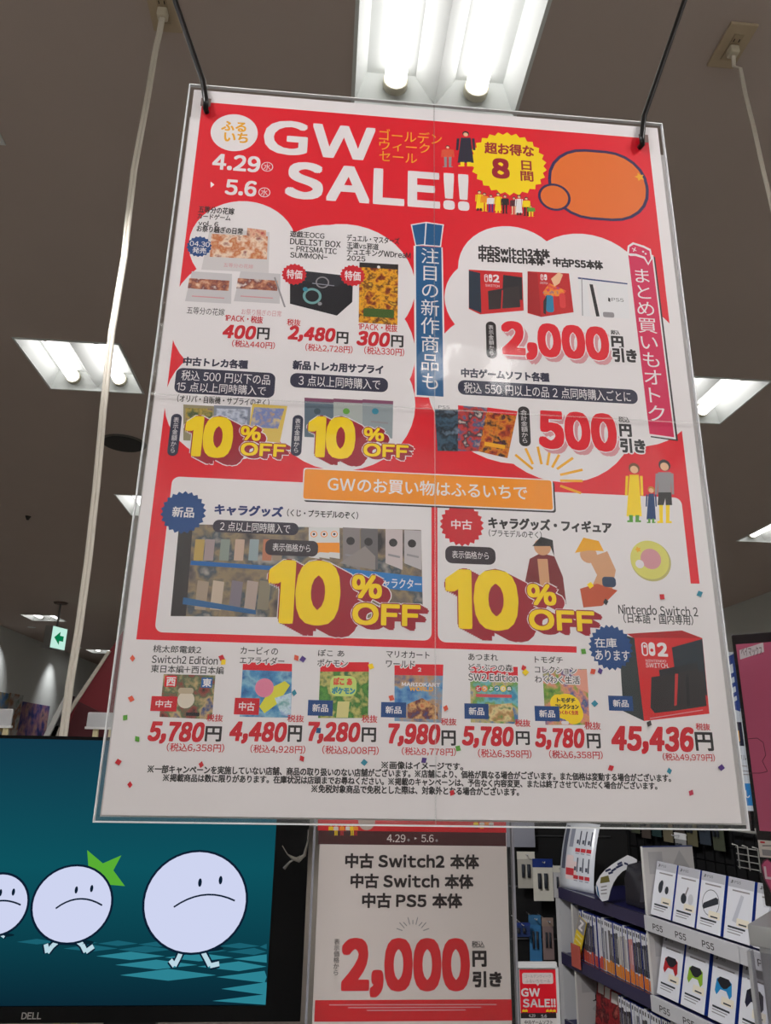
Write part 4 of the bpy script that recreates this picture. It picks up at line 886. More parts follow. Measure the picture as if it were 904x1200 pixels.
# ---- accessory boxes
BOXW = mat((232, 233, 240), .3); BOXG = mat((190, 190, 198), .3); BOXB = mat((30, 62, 160), .3); FIG = mat((52, 56, 64)); STK = mat((240, 232, 214), .4)
def ps_mark(S, x, y, h, m):
    S.poly([(x, y), (x + h * .28, y + h * .08), (x + h * .28, y + h), (x, y + h * .92)], m)
    S.poly([(x + h * .28, y + h), (x + h * .75, y + h * .82), (x + h * .72, y + h * .5), (x + h * .45, y + h * .55), (x + h * .45, y + h * .72), (x + h * .28, y + h * .8)], m)
    S.poly([(x - h * .5, y + h * .12), (x, y + h * .3), (x, y + h * .14), (x - h * .3, y)], m); S.poly([(x + h * .28, y + h * .16), (x + h * .95, y + h * .3), (x + h * .7, y + h * .42), (x + h * .28, y + h * .3)], m)
def acc_box(s, z, w_, h_, d_, kind, label, cat_label, col=None, tilt=.27):
    t = thing('accessory_box', label, 'box', sh(s, .012, z + d_ * math.sin(tilt)), (-tilt, 0, RZ), cat_label)
    bm = B(); box(bm, (-w_ / 2, 0, 0), (w_ / 2, d_, h_))
    for f in bm.faces:
        nx = f.normal if f.normal.length else None
    bm.normal_update()
    for f in bm.faces: f.material_index = 0 if f.normal.y < -.9 else 1
    link('carton', bm, [BOXW, BOXB], t, bevel=.0008)
    S = Sheet(t, None, -.0006); S.part('front_print', 'printed front')
    S.rrect(-w_ / 2 + .001, w_ / 2 - .001, h_ - .001, h_ * .84, BOXG, 0)
    ps_mark(S, -w_ / 2 + .014, h_ * .9, h_ * .055, INK); S.text('PS5', -w_ / 2 + .026, -w_ / 2 + .05, h_ * .95, h_ * .905, FIG, .0)
    S.line(-w_ * .3, h_ * .79, w_ * .36, h_ * .79, .004, GREY)
    if kind == 'earbud':
        S.disc(-.016, h_ * .53, .011, FIG, 18, 1.6); S.disc(-.012, h_ * .6, .008, FIG, 18, 1.3); S.disc(.016, h_ * .5, .009, FIG, 18, 1.3)
    if kind == 'earpiece':
        S.disc(-.01, h_ * .44, .013, FIG, 18, 1.15); S.line(-.004, h_ * .5, .006, h_ * .65, .006, GREY); S.disc(.022, h_ * .45, .012, mat((206, 206, 212)), 18, 1.3)
    if kind == 'player':
        S.ring(0, h_ * .49, .036, .05, FIG); S.poly([(-.034, h_ * .4), (-.028, h_ * .36), (.032, h_ * .5), (.03, h_ * .58), (.02, h_ * .6), (-.03, h_ * .46)], FIG)
    if kind == 'remote':
        S.poly([(-.022, h_ * .3), (-.006, h_ * .28), (.016, h_ * .72), (.004, h_ * .74)], mat((200, 202, 212)))
    if kind == 'pad':
        S.poly([(-.03, h_ * .62), (-.018, h_ * .66), (.018, h_ * .66), (.03, h_ * .62), (.034, h_ * .44), (.026, h_ * .38), (.012, h_ * .48), (-.012, h_ * .48), (-.026, h_ * .38), (-.034, h_ * .44)], col)
        S.poly([(-.018, h_ * .665), (.018, h_ * .665), (.028, h_ * .6), (.012, h_ * .52), (0, h_ * .5), (-.012, h_ * .52), (-.028, h_ * .6)], mat((40, 40, 46)))
    yb = .27 if kind != 'pad' else .3
    S.rrect(-.005, w_ * .42, h_ * (yb + .09), h_ * (yb - .03), STK, .002); S.line(.004, h_ * yb, .034, h_ * yb, .004, FIG)
    for k in range(3): S.line(-w_ * .36, h_ * (.2 - k * .045), w_ * (.3 - k * .08), h_ * (.2 - k * .045), .005 if k == 0 else .0025, FIG if k == 0 else GREY)
    S.close()
for s, kd, lab in ((.372, 'earbud', 'white boxed black earbuds, leftmost on the upper shelf'), (.262, 'earpiece', 'white boxed black and white earphones, second on the upper shelf'), (.152, 'player', 'white box with a dark pill-shaped device in a ring'),
                   (.038, 'remote', 'white box showing a slim white stick, upper shelf'), (-.075, 'remote', 'white box half hidden behind the pink box, upper shelf')):
    acc_box(s, Z1 + .001, .102, .163, .022, kd, lab, 'boxed accessories on the upper shelf')
for s, kd, lab, c in ((.372, 'pad', 'white boxed red and black game controller', mat((180, 40, 46))), (.258, 'pad', 'white boxed lime green and black game controller', mat((140, 180, 50))), (.138, 'pad', 'white boxed light blue and black game controller', mat((40, 140, 200))), (.02, 'pad', 'white controller box half hidden beside the grey stand', mat((40, 40, 60)))):
    acc_box(s, Z2 + .001, .105, .17, .028, kd, lab, 'boxed controllers on the lower shelf', c)
# ---- grey divider boards
PANELG = mat((196, 192, 190), .4); PANELM = mat((176, 173, 173), .4)
def divider(s, z, h_, label, mark=True, dep=.2):
    t = thing('divider_board', label, 'divider', sh(s, .0055, z + .0006), (0, 0, RZ), 'grey divider boards')
    bm = B(); box(bm, (-.004, 0, 0), (.004, dep, h_)); link('board', bm, PANELG, t, bevel=.0008)
    bm = B(); box(bm, (-.0045, -.002, 0), (.0045, .001, h_ + .002)); link('board_edge', bm, mat((222, 220, 216), .3), t)
    bm = B(); box(bm, (-.0045, 0, h_), (.0045, dep, h_ + .003)); link('top_edge', bm, mat((60, 70, 120), .3), t)
    if mark:
        e = bpy.data.objects.new('printed_face', None); C.objects.link(e); e.parent = t; e.location = (.0041, 0, 0); e.rotation_euler = (0, 0, PI / 2)
        S = Sheet(e, None, -.0002); S.part('printed_symbols', 'grey printed symbols')
        S.rrect(.02, .075, h_ * .93, h_ * .6, PANELM); S.poly([(.06, h_ * .3), (.075, h_ * .36), (.16, h_ * .02), (.14, 0)], PANELM); S.poly([(.06, h_ * .02), (.08, 0), (.15, h_ * .34), (.13, h_ * .38)], PANELM)
        S.poly([(.1, h_ * .62), (.19, h_ * .62), (.145, h_ * .95)], PANELM); ps_mark(S, .075, h_ * .43, h_ * .13, INK); S.close()
divider(.432, Z1, .205, 'tall grey divider board with printed shapes on the upper shelf')
divider(.436, Z2, .178, 'grey divider board at the near end of the game row')
divider(.905, Z2, .178, 'grey divider board at the far end of the game row', True, .2)
divider(.905, Z3, .178, 'grey divider board at the far end of the lowest board', True, .2)
# ---- rows of game cases
CASEW = mat((220, 220, 226), .3); CASEB = mat((30, 44, 120), .2, spec=.6)
SPINES = [((60, 52, 58), (190, 70, 50)), ((56, 50, 54), (190, 70, 50)), ((70, 62, 66), (200, 80, 54)), ((54, 50, 54), (200, 84, 50)), ((206, 206, 212), (190, 60, 50)), ((214, 214, 218), (200, 70, 50)), ((120, 122, 130), (216, 130, 40)), ((210, 210, 216), (220, 140, 40)),
          ((90, 84, 84), (216, 130, 40)), ((70, 70, 76), (224, 140, 40)), ((200, 196, 190), (224, 130, 40)), ((170, 164, 160), (224, 130, 40)), ((190, 186, 186), (226, 126, 36)), ((196, 130, 124), (226, 126, 36)), ((60, 56, 60), (220, 120, 40)), ((56, 54, 60), (220, 120, 40)), ((50, 52, 60), (220, 116, 36)), ((60, 58, 62), (220, 116, 36))]
def case_row(s0, n, z, group, where):
    for k in range(n):
        s = s0 + k * .0146
        c, b = SPINES[(n - 1 - k) * len(SPINES) // n]
        jit = random.uniform(-.003, .003)
        o = thing('game_case', '%s game case from the near end of the %s' % (ORD[k], where), 'game case', sh(s, .012 + jit, z), (0, 0, RZ), group)
        bm = B(); box(bm, (-.0069, 0, 0), (.0069, .13, .168)); link('case_shell', bm, CASEB if k % 9 else CASEW, o, bevel=.001)
        S = Sheet(o, None, -.0003); S.part('spine_print', 'printed spine')
        S.rrect(-.0068, .0068, .164, .002, CASEW); S.rrect(-.0064, .0064, .136 - (k % 3) * .004, .04, mat(c, .4)); S.rrect(-.0064, .0064, .034 + (k % 4) * .003, .003, mat(b, .4))
        S.rrect(-.003, .003, .158, .146, INK); S.line(0, .118, 0, .06, .0022, GREY if k % 2 else CASEW); S.close()
case_row(.450, 29, Z2 + .001, 'game cases in the upper row', 'game row between the grey dividers')
case_row(.36, 20, Z3 + .001, 'game cases on the lowest board', 'lowest row of games')
# ---- red packets on the lowest board, yellow tag on the upper game row
for k, s in enumerate((.675, .735, .795, .85)):
    t = thing('red_packet', ('dark red packet next to the lowest row of games', 'dark red packet, second beside the lowest row of games', 'dark red packet with a pale label, third from the games', 'dark red packet nearest the far grey divider')[k], 'packet', sh(s, .03 + .01 * k, Z3 + .004), (-.14, 0, RZ + .1 * (k % 2)), 'red packets on the lowest board')
    bm = B(); box(bm, (-.028, 0, 0), (.028, .02, .15)); link('packet_body', bm, pic([(90, 22, 30), (150, 40, 44), (60, 16, 24), (180, 90, 80)], 30, seed=60 + k), t, bevel=.003)
    bm = B(); box(bm, (-.016, -.0015, .112), (.018, -.0002, .145)); link('price_label', bm, mat((206, 200, 196)), t)
t = thing('yellow_shelf_card', 'yellow printed card leaning at the far end of the game row', 'card', sh(.875, -.012, Z2 + .002), (-.1, .32, RZ))
bm = B(); box(bm, (-.026, 0, 0), (.026, .002, .15)); link('card', bm, mat((230, 200, 50)), t)
S = Sheet(t, None, -.0003); S.part('card_print', 'grey and white print'); S.rrect(-.025, .025, .149, .1, GREY); S.text('Z', -.015, .012, .142, .108, WHITE, .06)
for k in range(4): S.line(-.02, .085 - k * .018, .018, .085 - k * .018, .006, mat((236, 224, 150)))
S.close()
t = thing('label_strip', 'clear orange-tinted label strip at the far end of the game row', 'label strip', sh(.855, -.02, Z2 - .02), (0, 0, RZ))
bm = B(); box(bm, (-.03, 0, 0), (.03, .003, .075)); link('strip', bm, mat((196, 96, 84), .2), t)
# ---- promo sheet, headset box, curved strip on the upper board
t = thing('promo_sheet', 'curved white sheet of product pictures standing on the upper shelf', 'sign', sh(.905, .03, Z1 + .001), (0, 0, RZ + .3))
def curved(bm, w_, h_, bow, th, nx=3, nz=14, y=0):
    f_, b_ = [], []
    for j in range(nz + 1):
        q = j / nz; yy = y + bow * (q ** 1.8); row, rb_ = [], []
        for i in range(nx + 1):
            x = -w_ / 2 + w_ * i / nx; row.append(bm.verts.new((x, yy, h_ * q))); rb_.append(bm.verts.new((x, yy + th, h_ * q)))
        f_.append(row); b_.append(rb_)
    for j in range(nz):
        for i in range(nx):
            bm.faces.new((f_[j][i], f_[j][i + 1], f_[j + 1][i + 1], f_[j + 1][i])); bm.faces.new((b_[j][i + 1], b_[j][i], b_[j + 1][i], b_[j + 1][i + 1]))
        bm.faces.new((f_[j][0], f_[j + 1][0], b_[j + 1][0], b_[j][0])); bm.faces.new((f_[j + 1][nx], f_[j][nx], b_[j][nx], b_[j + 1][nx]))
    for i in range(nx):
        bm.faces.new((f_[nz][i], f_[nz][i + 1], b_[nz][i + 1], b_[nz][i])); bm.faces.new((f_[0][i + 1], f_[0][i], b_[0][i], b_[0][i + 1]))
    return bm
PWD, PHT, BOW = .17, .24, .06
bm = B(); curved(bm, PWD, PHT, BOW, .001); link('sheet', bm, mat((228, 232, 240), .2, spec=.6), t, smooth=True)
def curved_patch(bm, x0, x1, z0, z1, lift, mi, n=4):
    pr = None
    for k in range(n + 1):
        z = z0 + (z1 - z0) * k / n; y = BOW * ((z / PHT) ** 1.8) - lift; a, b = bm.verts.new((x0, y, z)), bm.verts.new((x1, y, z))
        if pr: bm.faces.new((pr[0], pr[1], b, a)).material_index = mi
        pr = (a, b)
bm = B()
curved_patch(bm, -.078, -.06, .07, .225, .0007, 0)
for r_ in range(2):
    for k in range(3):
        x = -.01 + k * .028; z = .16 - r_ * .095; curved_patch(bm, x + .008, x + .014, z, z + .05, .0007, 0); curved_patch(bm, x - .004, x + .006, z + .004, z + .018, .0007, 0)
        curved_patch(bm, x - .006, x + .018, z - .025, z - .012, .0007, 1); curved_patch(bm, x - .004, x + .014, z - .032, z - .029, .0007, 2)
curved_patch(bm, -.055, -.02, .1, .12, .0006, 3); curved_patch(bm, -.055, -.015, .05, .075, .0007, 1); curved_patch(bm, -.05, -.03, .15, .22, .0006, 2); curved_patch(bm, -.056, .0, .035, .1, .0005, 3)
link('sheet_print', bm, [mat((84, 88, 104)), mat((206, 60, 70)), mat((150, 154, 170)), mat((236, 214, 214))], t)
t = thing('headset_box', 'dark box with a faint triangle on the upper shelf beside the grey divider', 'box', sh(.53, .05, Z1 + .002), (0, 0, RZ))
bm = B(); prism(bm, [(-.085, 0), (.085, 0), (.085, .135), (.02, .15), (-.06, .13), (-.085, .08)], 0, .16); link('carton', bm, mat((40, 38, 46), .25, spec=.6), t, bevel=.004)
S = Sheet(t, None, -.0004); S.part('front_print', 'faint grey print'); S.poly([(0, .02), (.06, .03), (.03, .12)], mat((62, 60, 70), .3)); S.rrect(.062, .083, .13, .006, mat((60, 60, 70), .3)); S.close()
cl = sh(.62, -.03, Z1 + .004); cl.x = hit_y(706, 1052, cl.y).x
t = thing('curved_shelf_strip', 'curved white strip sign bending over the dark box on the upper shelf', 'sign', cl)
PS_ = px_plane(cl)
def z6(x, y): return PS_(600 + x / 5.65, 960 + y / 5.65)
base = min(z6(565, 500)[1], z6(635, 540)[1])
outl = [(565, 500), (557, 455), (562, 420), (585, 375), (620, 335), (665, 300), (715, 268), (768, 238), (800, 250), (830, 268), (828, 300), (780, 322), (735, 345), (700, 380), (675, 420), (655, 470), (640, 535), (600, 545)]
bm = B(); pts = [z6(*q) for q in outl]
prism(bm, [(x, z - base * 0) for x, z in pts], 0, .0015); link('strip', bm, mat((236, 236, 240), .25), t)
S = Sheet(t, PS_, -.0004); S.part('strip_print', 'dark squiggles and an olive picture')
def q6(*a): return [(600 + x / 5.65, 960 + y / 5.65) for x, y in a]
S.poly(q6((590, 385), (640, 372), (650, 415), (585, 425)), mat((120, 112, 60))); S.poly(q6((560, 430), (570, 450), (585, 525), (568, 500)), BLUE)
for g_ in (((620, 345), (655, 330)), ((660, 345), (690, 325)), ((700, 300), (730, 285)), ((690, 322), (735, 300)), ((745, 290), (770, 300)), ((640, 360), (670, 350))):
    a_ = q6(*g_); S.line(*a_[0], *a_[1], 2.2, mat((50, 56, 90)))
for k_ in range(3): a_ = q6((590, 450 + k_ * 22), (630, 442 + k_ * 24)); S.line(*a_[0], *a_[1], 1.2, GREY)
S.close()
# ---- hanging packs on the back grid
def pack(loc, rz, w_, h_, top, body, label, kind='blister_pack', grp="packs hanging on the black back panel", reach=.06):
    t = thing(kind, label, 'hanging pack', loc, (0, 0, rz), grp)
    bm = B(); box(bm, (-w_ / 2, 0, 0), (w_ / 2, .004, h_)); link('card', bm, body, t, bevel=.001)
    bm = B(); box(bm, (-w_ / 2 - .0005, -.001, h_ * .8), (w_ / 2 + .0005, .0045, h_ + .001)); link('header', bm, top, t)
    bm = B(); tube(bm, [(-w_ * .2, -.006, h_ * .3), (-w_ * .2, -.006, h_ * .66)], w_ * .09, 8); tube(bm, [(w_ * .12, -.006, h_ * .3), (w_ * .12, -.006, h_ * .66)], w_ * .09, 8); link('contents', bm, FIG, t)
    bm = B(); tube(bm, [(0, .03 if kind == "blister_pack" else reach, h_ * .93), (0, -.03, h_ * .93), (0, -.035, h_ * .96)], .002, 6); link('peg_hook', bm, STEEL, t)
cols = [mat((70, 74, 60)), mat((52, 60, 70)), mat((96, 92, 70)), mat((60, 54, 50)), mat((110, 104, 84)), mat((40, 60, 60)), mat((80, 70, 64))]
words = ('nearest the pale hook bar', 'second from the pale hook bar', 'third from the pale hook bar', 'fourth from the pale hook bar', 'fifth from the pale hook bar', 'sixth from the pale hook bar', 'above the curved white sheet', 'behind the top of the curved sheet')
for k in range(8):
    pack(sh(.41 + k * .068, .30, CAM.z - .29 + (k % 2) * .012), RZ, .055, .15, mat((90, 86, 66)), cols[k % 7], 'dim narrow pack on the black back panel, ' + words[k])
pack(sh(.60, .29, Z1 + .13), RZ, .06, .10, PLASTIC_W, mat((150, 150, 150)), 'small pale pack hanging behind the dark box')
# far end fixture with cables and blue packs
EB = 3.45
p0 = hit_y(602, 1000, EB)
t = thing('cable_rack', 'black rack of hanging cables between the sign and the game shelf', 'rack', (p0.x + .02, EB, 0))
bm = B(); box(bm, (-.25, .02, 0), (.9, .05, CAM.z + .1)); link('rack_panel', bm, BLK_M, t)
bm = B()
for k in range(4): tube(bm, [(-.25, .014, CAM.z - .122 - k * .2), (.42, .014, CAM.z - .122 - k * .2)], .003, 6)
link('cross_bar', bm, mat((70, 70, 72), .4), t)
pz = hit_y(611, 975, EB - .02)
t2 = thing('grey_header_card', 'plain grey header card on top of the cable rack', 'card', (pz.x, EB - .02, pz.z - .06))
bm = B(); box(bm, (-.08, 0, 0), (.06, .003, .16)); link('card', bm, mat((150, 152, 164)), t2)
WP = mat((226, 222, 210), .35); BP = mat((40, 60, 130), .3)
for k, (x, y, w_, h_, tp, bd, lab) in enumerate(((618, 1041, .075, .14, WP, mat((190, 186, 176)), 'white cable pack hanging left of the blue-edged pack'), (638, 1056, .085, .16, BP, WP, 'white pack with blue top and black earphones beside the curved sheet'),
        (657, 1052, .05, .12, WP, mat((200, 198, 200)), 'pale pack half hidden behind the curved sheet'), (629, 1128, .05, .17, mat((60, 110, 150)), mat((60, 120, 170)), 'pale blue pouch hanging above the small red sale card'), (644, 1125, .045, .15, mat((150, 130, 120)), mat((140, 120, 118)), 'brownish pouch hanging beside the pale blue pouch'),
        (612, 1098, .07, .05, BP, mat((40, 60, 110)), 'dark blue pack on the black rack'))):
    p = hit_y(x, y, EB - .05 - .02 * k); pack(p, 0, w_, h_, tp, bd, lab, 'hanging_pack', 'packs on the black cable rack', .0692 + .02 * k)
# small red sale card
GB = 2.6
pc = hit_y(631, 1200, GB)
root = thing('sale_card', 'small red sale card low down beside the price sign', 'sign', pc)
PG = px_plane(pc); S = Sheet(root, PG, 0); T = S.text
a, b = PG(609.5, 1168), PG(652.5, 1168); tp = PG(630, 1133)[1]; bo = PG(630, 1222)[1]
bm = B(); slab(bm, a[0], b[0], bo, tp, 0, .002); link('card', bm, mat((226, 222, 220)), root)
bm = B(); box(bm, (a[0] - .004, -.006, tp - .002), (b[0] + .004, .008, tp + .013)); box(bm, (b[0], -.006, bo), (b[0] + .008, .008, tp)); link('card_frame', bm, PLASTIC_W, root)
S.part('card_background', 'red field'); S.rrect(609.7, 652.3, 1136, 1187, RED); S.rrect(610.5, 652.3, 1187, 1193.3, INK)
S.part('speech_bubble', 'pale bubble with blurred lettering'); S.rrect(612.3, 648.5, 1140, 1153, mat((222, 206, 204)), 2); S.poly([(628.5, 1153), (632.5, 1153), (630.5, 1155.5)], mat((222, 206, 204))); T('ゴールデンウィーク', 615, 646, 1142, 1146, GREY, .0); T('ふるいちセール', 616, 645, 1147.5, 1151.5, GREY, 0)
S.part('title_lettering', 'white lettering'); T('GW', 611, 633, 1158, 1168, WHITE, .04); T('SALE!!', 613, 651.5, 1170.5, 1180.5, WHITE, .04)
S.part('date_lettering', 'small pale lettering'); T('4.29', 620, 627.5, 1188.5, 1192, WHITE, 0); T('5.6', 634.5, 641, 1189, 1192.5, WHITE, 0); T('中古ゲームソフト', 615, 648, 1195.5, 1200.5, INK, .02)
for x in (614, 617, 642, 646, 650): S.person(x, 1182, 1189, YEL, INK, 3)
S.close()
t = thing('sale_card_stand', 'thin white post holding up the small red sale card', 'stand', (pc.x, GB + .03, 0))
bm = B(); box(bm, (-.015, -.015, 0), (.015, .015, pc.z - .0)); link('post', bm, PLASTIC_W, t)
bm = B(); box(bm, (-.1, -.1, 0), (.1, .1, .012)); link('base', bm, PLASTIC_W, t)

# ================================================================== PINK BOX AND STAND AT THE RIGHT EDGE
n_ = Vector((math.cos(math.radians(-4)), 0, 0))
BX = 1.02                                                   # distance of the visible left corner
c0 = hit_y(857, 744, BX); c1 = hit_y(892, 1062, BX)
hh = c0.z - c1.z
root = thing('pink_product_box', 'glossy black-edged pink toy box standing at the right edge', 'box', (c0.x, BX, c1.z), (0, 0, math.radians(-43)))
bm = B(); box(bm, (0, 0, 0), (.26, .16, hh)); link('carton', bm, mat((30, 18, 22), .25, spec=.6), root, bevel=.002)
S = Sheet(root, px_plane(Vector((c0.x, BX, c1.z)), math.radians(-43)), -.0008)
S.part('pink_front', 'pink printed front'); u = S.P(863.5, 760)[0]; S.up(); S.uvpoly([(u, .09), (.256, .09), (.256, hh - .014), (u, hh - .014)], mat((206, 98, 132), .4)); S.uvpoly([(u + .012, .0), (.256, .0), (.256, .09), (u + .012, .09)], mat((44, 26, 32), .3), .000002)
S.part('title_label', 'white label with lettering'); S.poly([(867, 762), (895, 753), (896, 764), (868, 773)], mat((230, 220, 226))); S.text('ベイマックス', 869, 894, 758, 769, mat((90, 40, 56)), .0)
S.part('line_drawing', 'thin dark line drawing')
for q in (((876, 866), (888, 865), (895, 870)), ((895, 870), (898, 885), (894, 892)), ((894, 892), (900, 904), (892, 906)), ((892, 906), (878, 906))):
    for k in range(len(q) - 1): S.line(*q[k], *q[k + 1], .8, mat((90, 34, 56)))
S.part('price_label', 'white price label'); S.rrect(890, 912, 985, 1005, mat((224, 214, 208))); S.rrect(891.5, 897, 986, 988, RTXT); S.rrect(894, 911, 996, 1003, GREY); S.line(894, 991, 908, 991, 1, INK)
S.part('heart_emblem', 'pink heart with letter')
for g_, m_ in ((0, mat((110, 50, 72))), (1.6, mat((206, 90, 130)))):
    S.poly([(892 + g_, 1014), (895 + g_, 1008 + g_), (900, 1006 + g_), (905, 1010 + g_), (910, 1006 + g_), (918, 1010 + g_), (920 - g_, 1020), (910, 1040 - g_), (904, 1046 - g_ * 2), (896 + g_, 1030)], m_)
S.text('Lo', 896.5, 914, 1016, 1031, mat((232, 214, 222)), .04)
S.close()
bm = B(); box(bm, (-.0015, -.0022, -.0008), (.262, .162, hh + .001)); link('clear_wrap', bm, film('shrink_wrap', .0, .55, .08, .3, 20), root, label='clear shrink wrap')
tz = c1.z - .002
q = hit_z(876, 1083, tz)
root = thing('display_riser', 'pale grey display stand under the pink toy box', 'stand', (q.x, q.y, 0), (0, 0, math.radians(-43)))
bm = B(); box(bm, (0, 0, tz - .022), (.34, .26, tz)); link('top_plate', bm, mat((206, 208, 210), .3), root, bevel=.0015)
bm = B(); box(bm, (.008, .006, 0), (.33, .25, tz - .022)); link('stand_body', bm, mat((206, 207, 210), .35), root, bevel=.002)
bm = B(); box(bm, (.0, -.008, tz - .17), (.3, -.005, tz - .026)); link('card_holder', bm, film('acrylic_holder', .06, .7, .1, .1, 8, (.9, .9, .93, 1)), root, label='clear card holder')
bm = B(); box(bm, (-.0015, -.01, tz - .17), (.002, .006, tz - .026)); link('holder_edge', bm, mat((214, 216, 222), .15, spec=.8), root)
# blue and white standing sign behind
VB = 2.0
pc = hit_y(862, 950, VB)
root = thing('shop_sign', 'tall white and blue sign half hidden behind the poster and pink box', 'sign', pc)
PV = px_plane(pc); S = Sheet(root, PV, 0); a, b = PV(838, 860)[0], PV(905, 860)[0]; tp = PV(850, 764)[1]
bm = B(); slab(bm, a, b, -.0, tp, 0, .004); link('board', bm, mat((206, 214, 224), .4), root)
NB = mat((36, 64, 140)); S.part('navy_lettering', 'large navy lettering strokes')
S.poly([(838, 778), (862, 765), (862, 776), (838, 788)], NB)
for k in range(3): S.poly([(850, 793 + k * 12), (864, 786 + k * 12), (864, 791 + k * 12), (850, 799 + k * 12)], NB)
S.rrect(862, 868, 775, 830, NB); S.poly([(852, 828), (868, 818), (868, 834), (852, 828)], NB)
S.part('price_tag_print', 'dark tag with gold lettering'); S.rrect(852, 871, 846, 874, mat((26, 28, 54))); S.text('円', 858, 867, 856, 869, GOLD, .02)
S.part('small_lettering', 'small dark lettering'); S.text('ジタル', 862, 875, 884, 891, INK, 0); S.line(863, 897, 876, 898, 1, GREY); S.line(863, 903, 880, 904, 1, GREY); S.line(863, 907, 880, 908, 1, GREY)
S.part('blue_band', 'light blue band with white lettering'); S.rrect(864, 882, 918, 944, mat((40, 130, 200))); S.text('いし', 867, 879, 926, 935, WHITE, .02); S.close()
bm = B(); box(bm, (b - .02, .005, -pc.z), (b - .008, .02, .2)); link('post', bm, BLK_P, root)
bm = B(); box(bm, (a, -.06, -pc.z), (b - .006, .06, -pc.z + .01)); link('base', bm, STEEL, root)

# ================================================================== LEFT BACKGROUND
# exit sign
ESY = hit_z(78, 706, CEIL).y
ES = hit_y(71, 735, ESY)
root = thing('exit_sign', 'lit green and white exit sign hanging from the ceiling at the left', 'exit sign', ES, (0, 0, math.radians(71)))
hgt = ES.z - hit_y(71, 761, ESY).z
bm = B(); box(bm, (-.14, 0, -hgt), (.14, .10, 0)); link('housing', bm, mat((170, 172, 172)), root, bevel=.004)
S = Sheet(root, None, -.0006); S.part('lit_face', 'glowing white face with green arrow'); S.rrect(-.132, .132, -.006, -hgt + .006, emit((190, 235, 220), 1.0)); GE = emit((10, 130, 80), .8)
S.poly([(-.085, -hgt * .5), (.015, -hgt * .2), (.015, -hgt * .38), (.085, -hgt * .38), (.085, -hgt * .62), (.015, -hgt * .62), (.015, -hgt * .8)], GE); S.close()
bm = B(); tube(bm, [(0, .05, 0), (0, .05, CEIL - ES.z - .02)], .012, 8); link('hanging_rod', bm, mat((150, 150, 150)), root)
bm = B(); tube(bm, [(0, .05, CEIL - ES.z - .02), (0, .05, CEIL - ES.z - .0005)], [.07, .085], 20); link('ceiling_mount', bm, mat((110, 92, 84)), root)
# posters on the left wall
for k, (xa, xb, ya, yb, cols_, lab) in enumerate(((27, 58, 822, 866, ((30, 36, 60), (60, 70, 140), (150, 110, 140), (190, 150, 140), (40, 60, 120)), 'blue and mauve poster on the left wall, above the monitor'),
        (-14, 14, 808, 830, ((40, 60, 100), (70, 110, 150), (150, 130, 80), (40, 50, 60)), 'blue poster on the left wall cut by the frame'), (12, 26, 812, 870, ((170, 180, 180), (160, 110, 80), (200, 205, 205), (90, 120, 100)), 'pale poster with brown figure-like blot on the left wall'))):
    nrm = Vector((1, 0, 0)); A = hit(xa, ya, (XL + .01, 0, 0), nrm); Bq = hit(xb, ya + 10, (XL + .01, 0, 0), nrm)
    y0, y1 = min(A.y, Bq.y), max(A.y, Bq.y); z1 = hit(xa, ya, (XL + .01, 0, 0), nrm).z; z0 = z1 - 1.6
    t = thing('wall_poster', lab, 'poster', (XL, (y0 + y1) / 2, z0), group='posters on the left wall')
    bm = B(); box(bm, (.002, -(y1 - y0) / 2, 0), (.008 + .004 * k, (y1 - y0) / 2, z1 - z0)); link('print', bm, pic(cols_, 4, seed=80 + k), t)
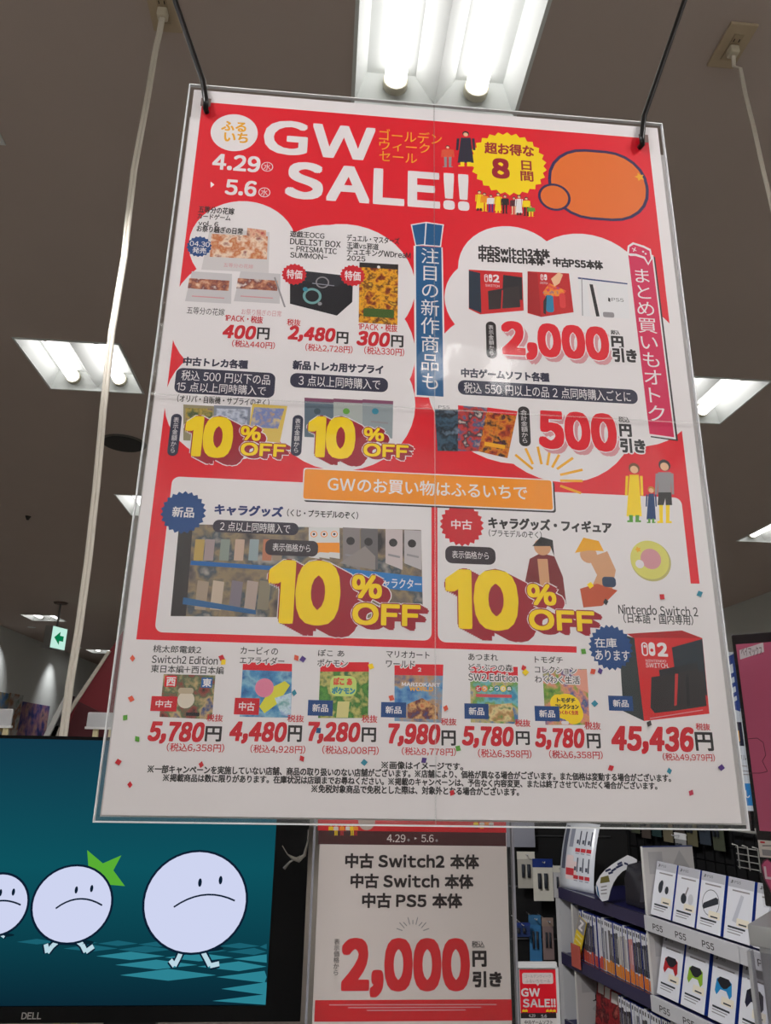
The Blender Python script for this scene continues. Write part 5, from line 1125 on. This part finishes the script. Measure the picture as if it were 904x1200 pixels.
# dark red slanted header board
REDB = mat((120, 36, 44), .5); CREAMB = mat((206, 198, 184), .5)
def slant(pts, b, th, mats_, name, label, cat):
    P_ = [hit_y(x, y, b) for x, y in pts]; o = sum(P_, Vector()) / len(P_)
    t = thing(name, label, cat, (o.x, b, o.z)); bm = B(); prism(bm, [(p.x - o.x, p.z - o.z) for p in P_], 0, th)
    link('board', bm, mats_, t); return t, o
t, o = slant([(128, 763), (62, 866), (40, 905), (330, 940), (330, 700), (200, 660)], 2.4, .03, REDB, 'slanted_board', 'dark red slanted board behind the poster, left side', 'board')
e = [hit_y(x, y, 2.395) - Vector((o.x, 2.4, o.z)) for x, y in ((126, 763), (130, 763), (60, 870), (54, 870))]
bm = B(); prism(bm, [(p.x, p.z) for p in e], -.006, .03); link('edge_strip', bm, CREAMB, t)
e = [hit_y(x, y, 2.395) - Vector((o.x, 2.4, o.z)) for x, y in ((92, 822), (150, 850), (150, 900), (60, 900))]
bm = B(); prism(bm, [(p.x, p.z) for p in e], -.004, .0); link('lower_panel', bm, mat((84, 34, 40), .6), t)
bm = B(); box(bm, (-.02, 0, -o.z), (.02, .03, 0)); link('post', bm, CREAMB, t)
t, o = slant([(78, 814), (83, 815), (64, 866), (54, 880), (46, 880)], 2.3, .04, mat((44, 42, 44)), 'slanted_rail', 'narrow white-edged slanted rail beside the dark red board', 'rail')
e = [hit_y(x, y, 2.295) - Vector((o.x, 2.3, o.z)) for x, y in ((76, 815), (79, 812.5), (83, 815), (79, 819), (50, 880), (42, 880))]
bm = B(); prism(bm, [(p.x, p.z) for p in e], -.008, .0); link('edge_strip', bm, mat((200, 200, 198), .4), t)
bm = B(); box(bm, (-.01, 0, -o.z), (.01, .03, 0)); link('post', bm, CREAMB, t)
for (xa, xb, ya, yb, lab) in ((-14, 12, 830, 851, 'small pale card holder at the left frame edge above the monitor'), (103, 142, 834.5, 853, 'small pale card holder in front of the dark red board')):
    b = 1.35; A, D = hit_y(xa, ya, b), hit_y(xb, yb, b); cx = (A.x + D.x) / 2
    t = thing('card_holder', lab, 'card holder', (cx, b, D.z), group='pale card holders behind the monitor')
    bm = B(); box(bm, ((A.x - cx), 0, 0), (D.x - cx, .006, A.z - D.z)); link('holder_plate', bm, mat((200, 200, 202), .3), t, bevel=.002)
    bm = B(); box(bm, (A.x - cx - .001, -.002, -.003), (D.x - cx + .001, .008, .001)); link('lower_lip', bm, mat((230, 230, 228), .3), t)
    for s in (-.5, .5):
        bm = B(); box(bm, (s * .026 - .004, .001, -D.z + .8), (s * .026 + .004, .007, -.003)); link('leg', bm, mat((226, 214, 170)), t)
t = thing('back_shelf', 'low pale shelf behind the monitor', 'shelf', (-.55, 1.42, 0))
bm = B(); box(bm, (-.6, -.09, .77), (.5, .3, .8)); link('shelf_top', bm, PLASTIC_W, t)
bm = B(); box(bm, (-.58, -.07, 0), (.48, .28, .77)); link('shelf_body', bm, mat((180, 178, 176)), t)
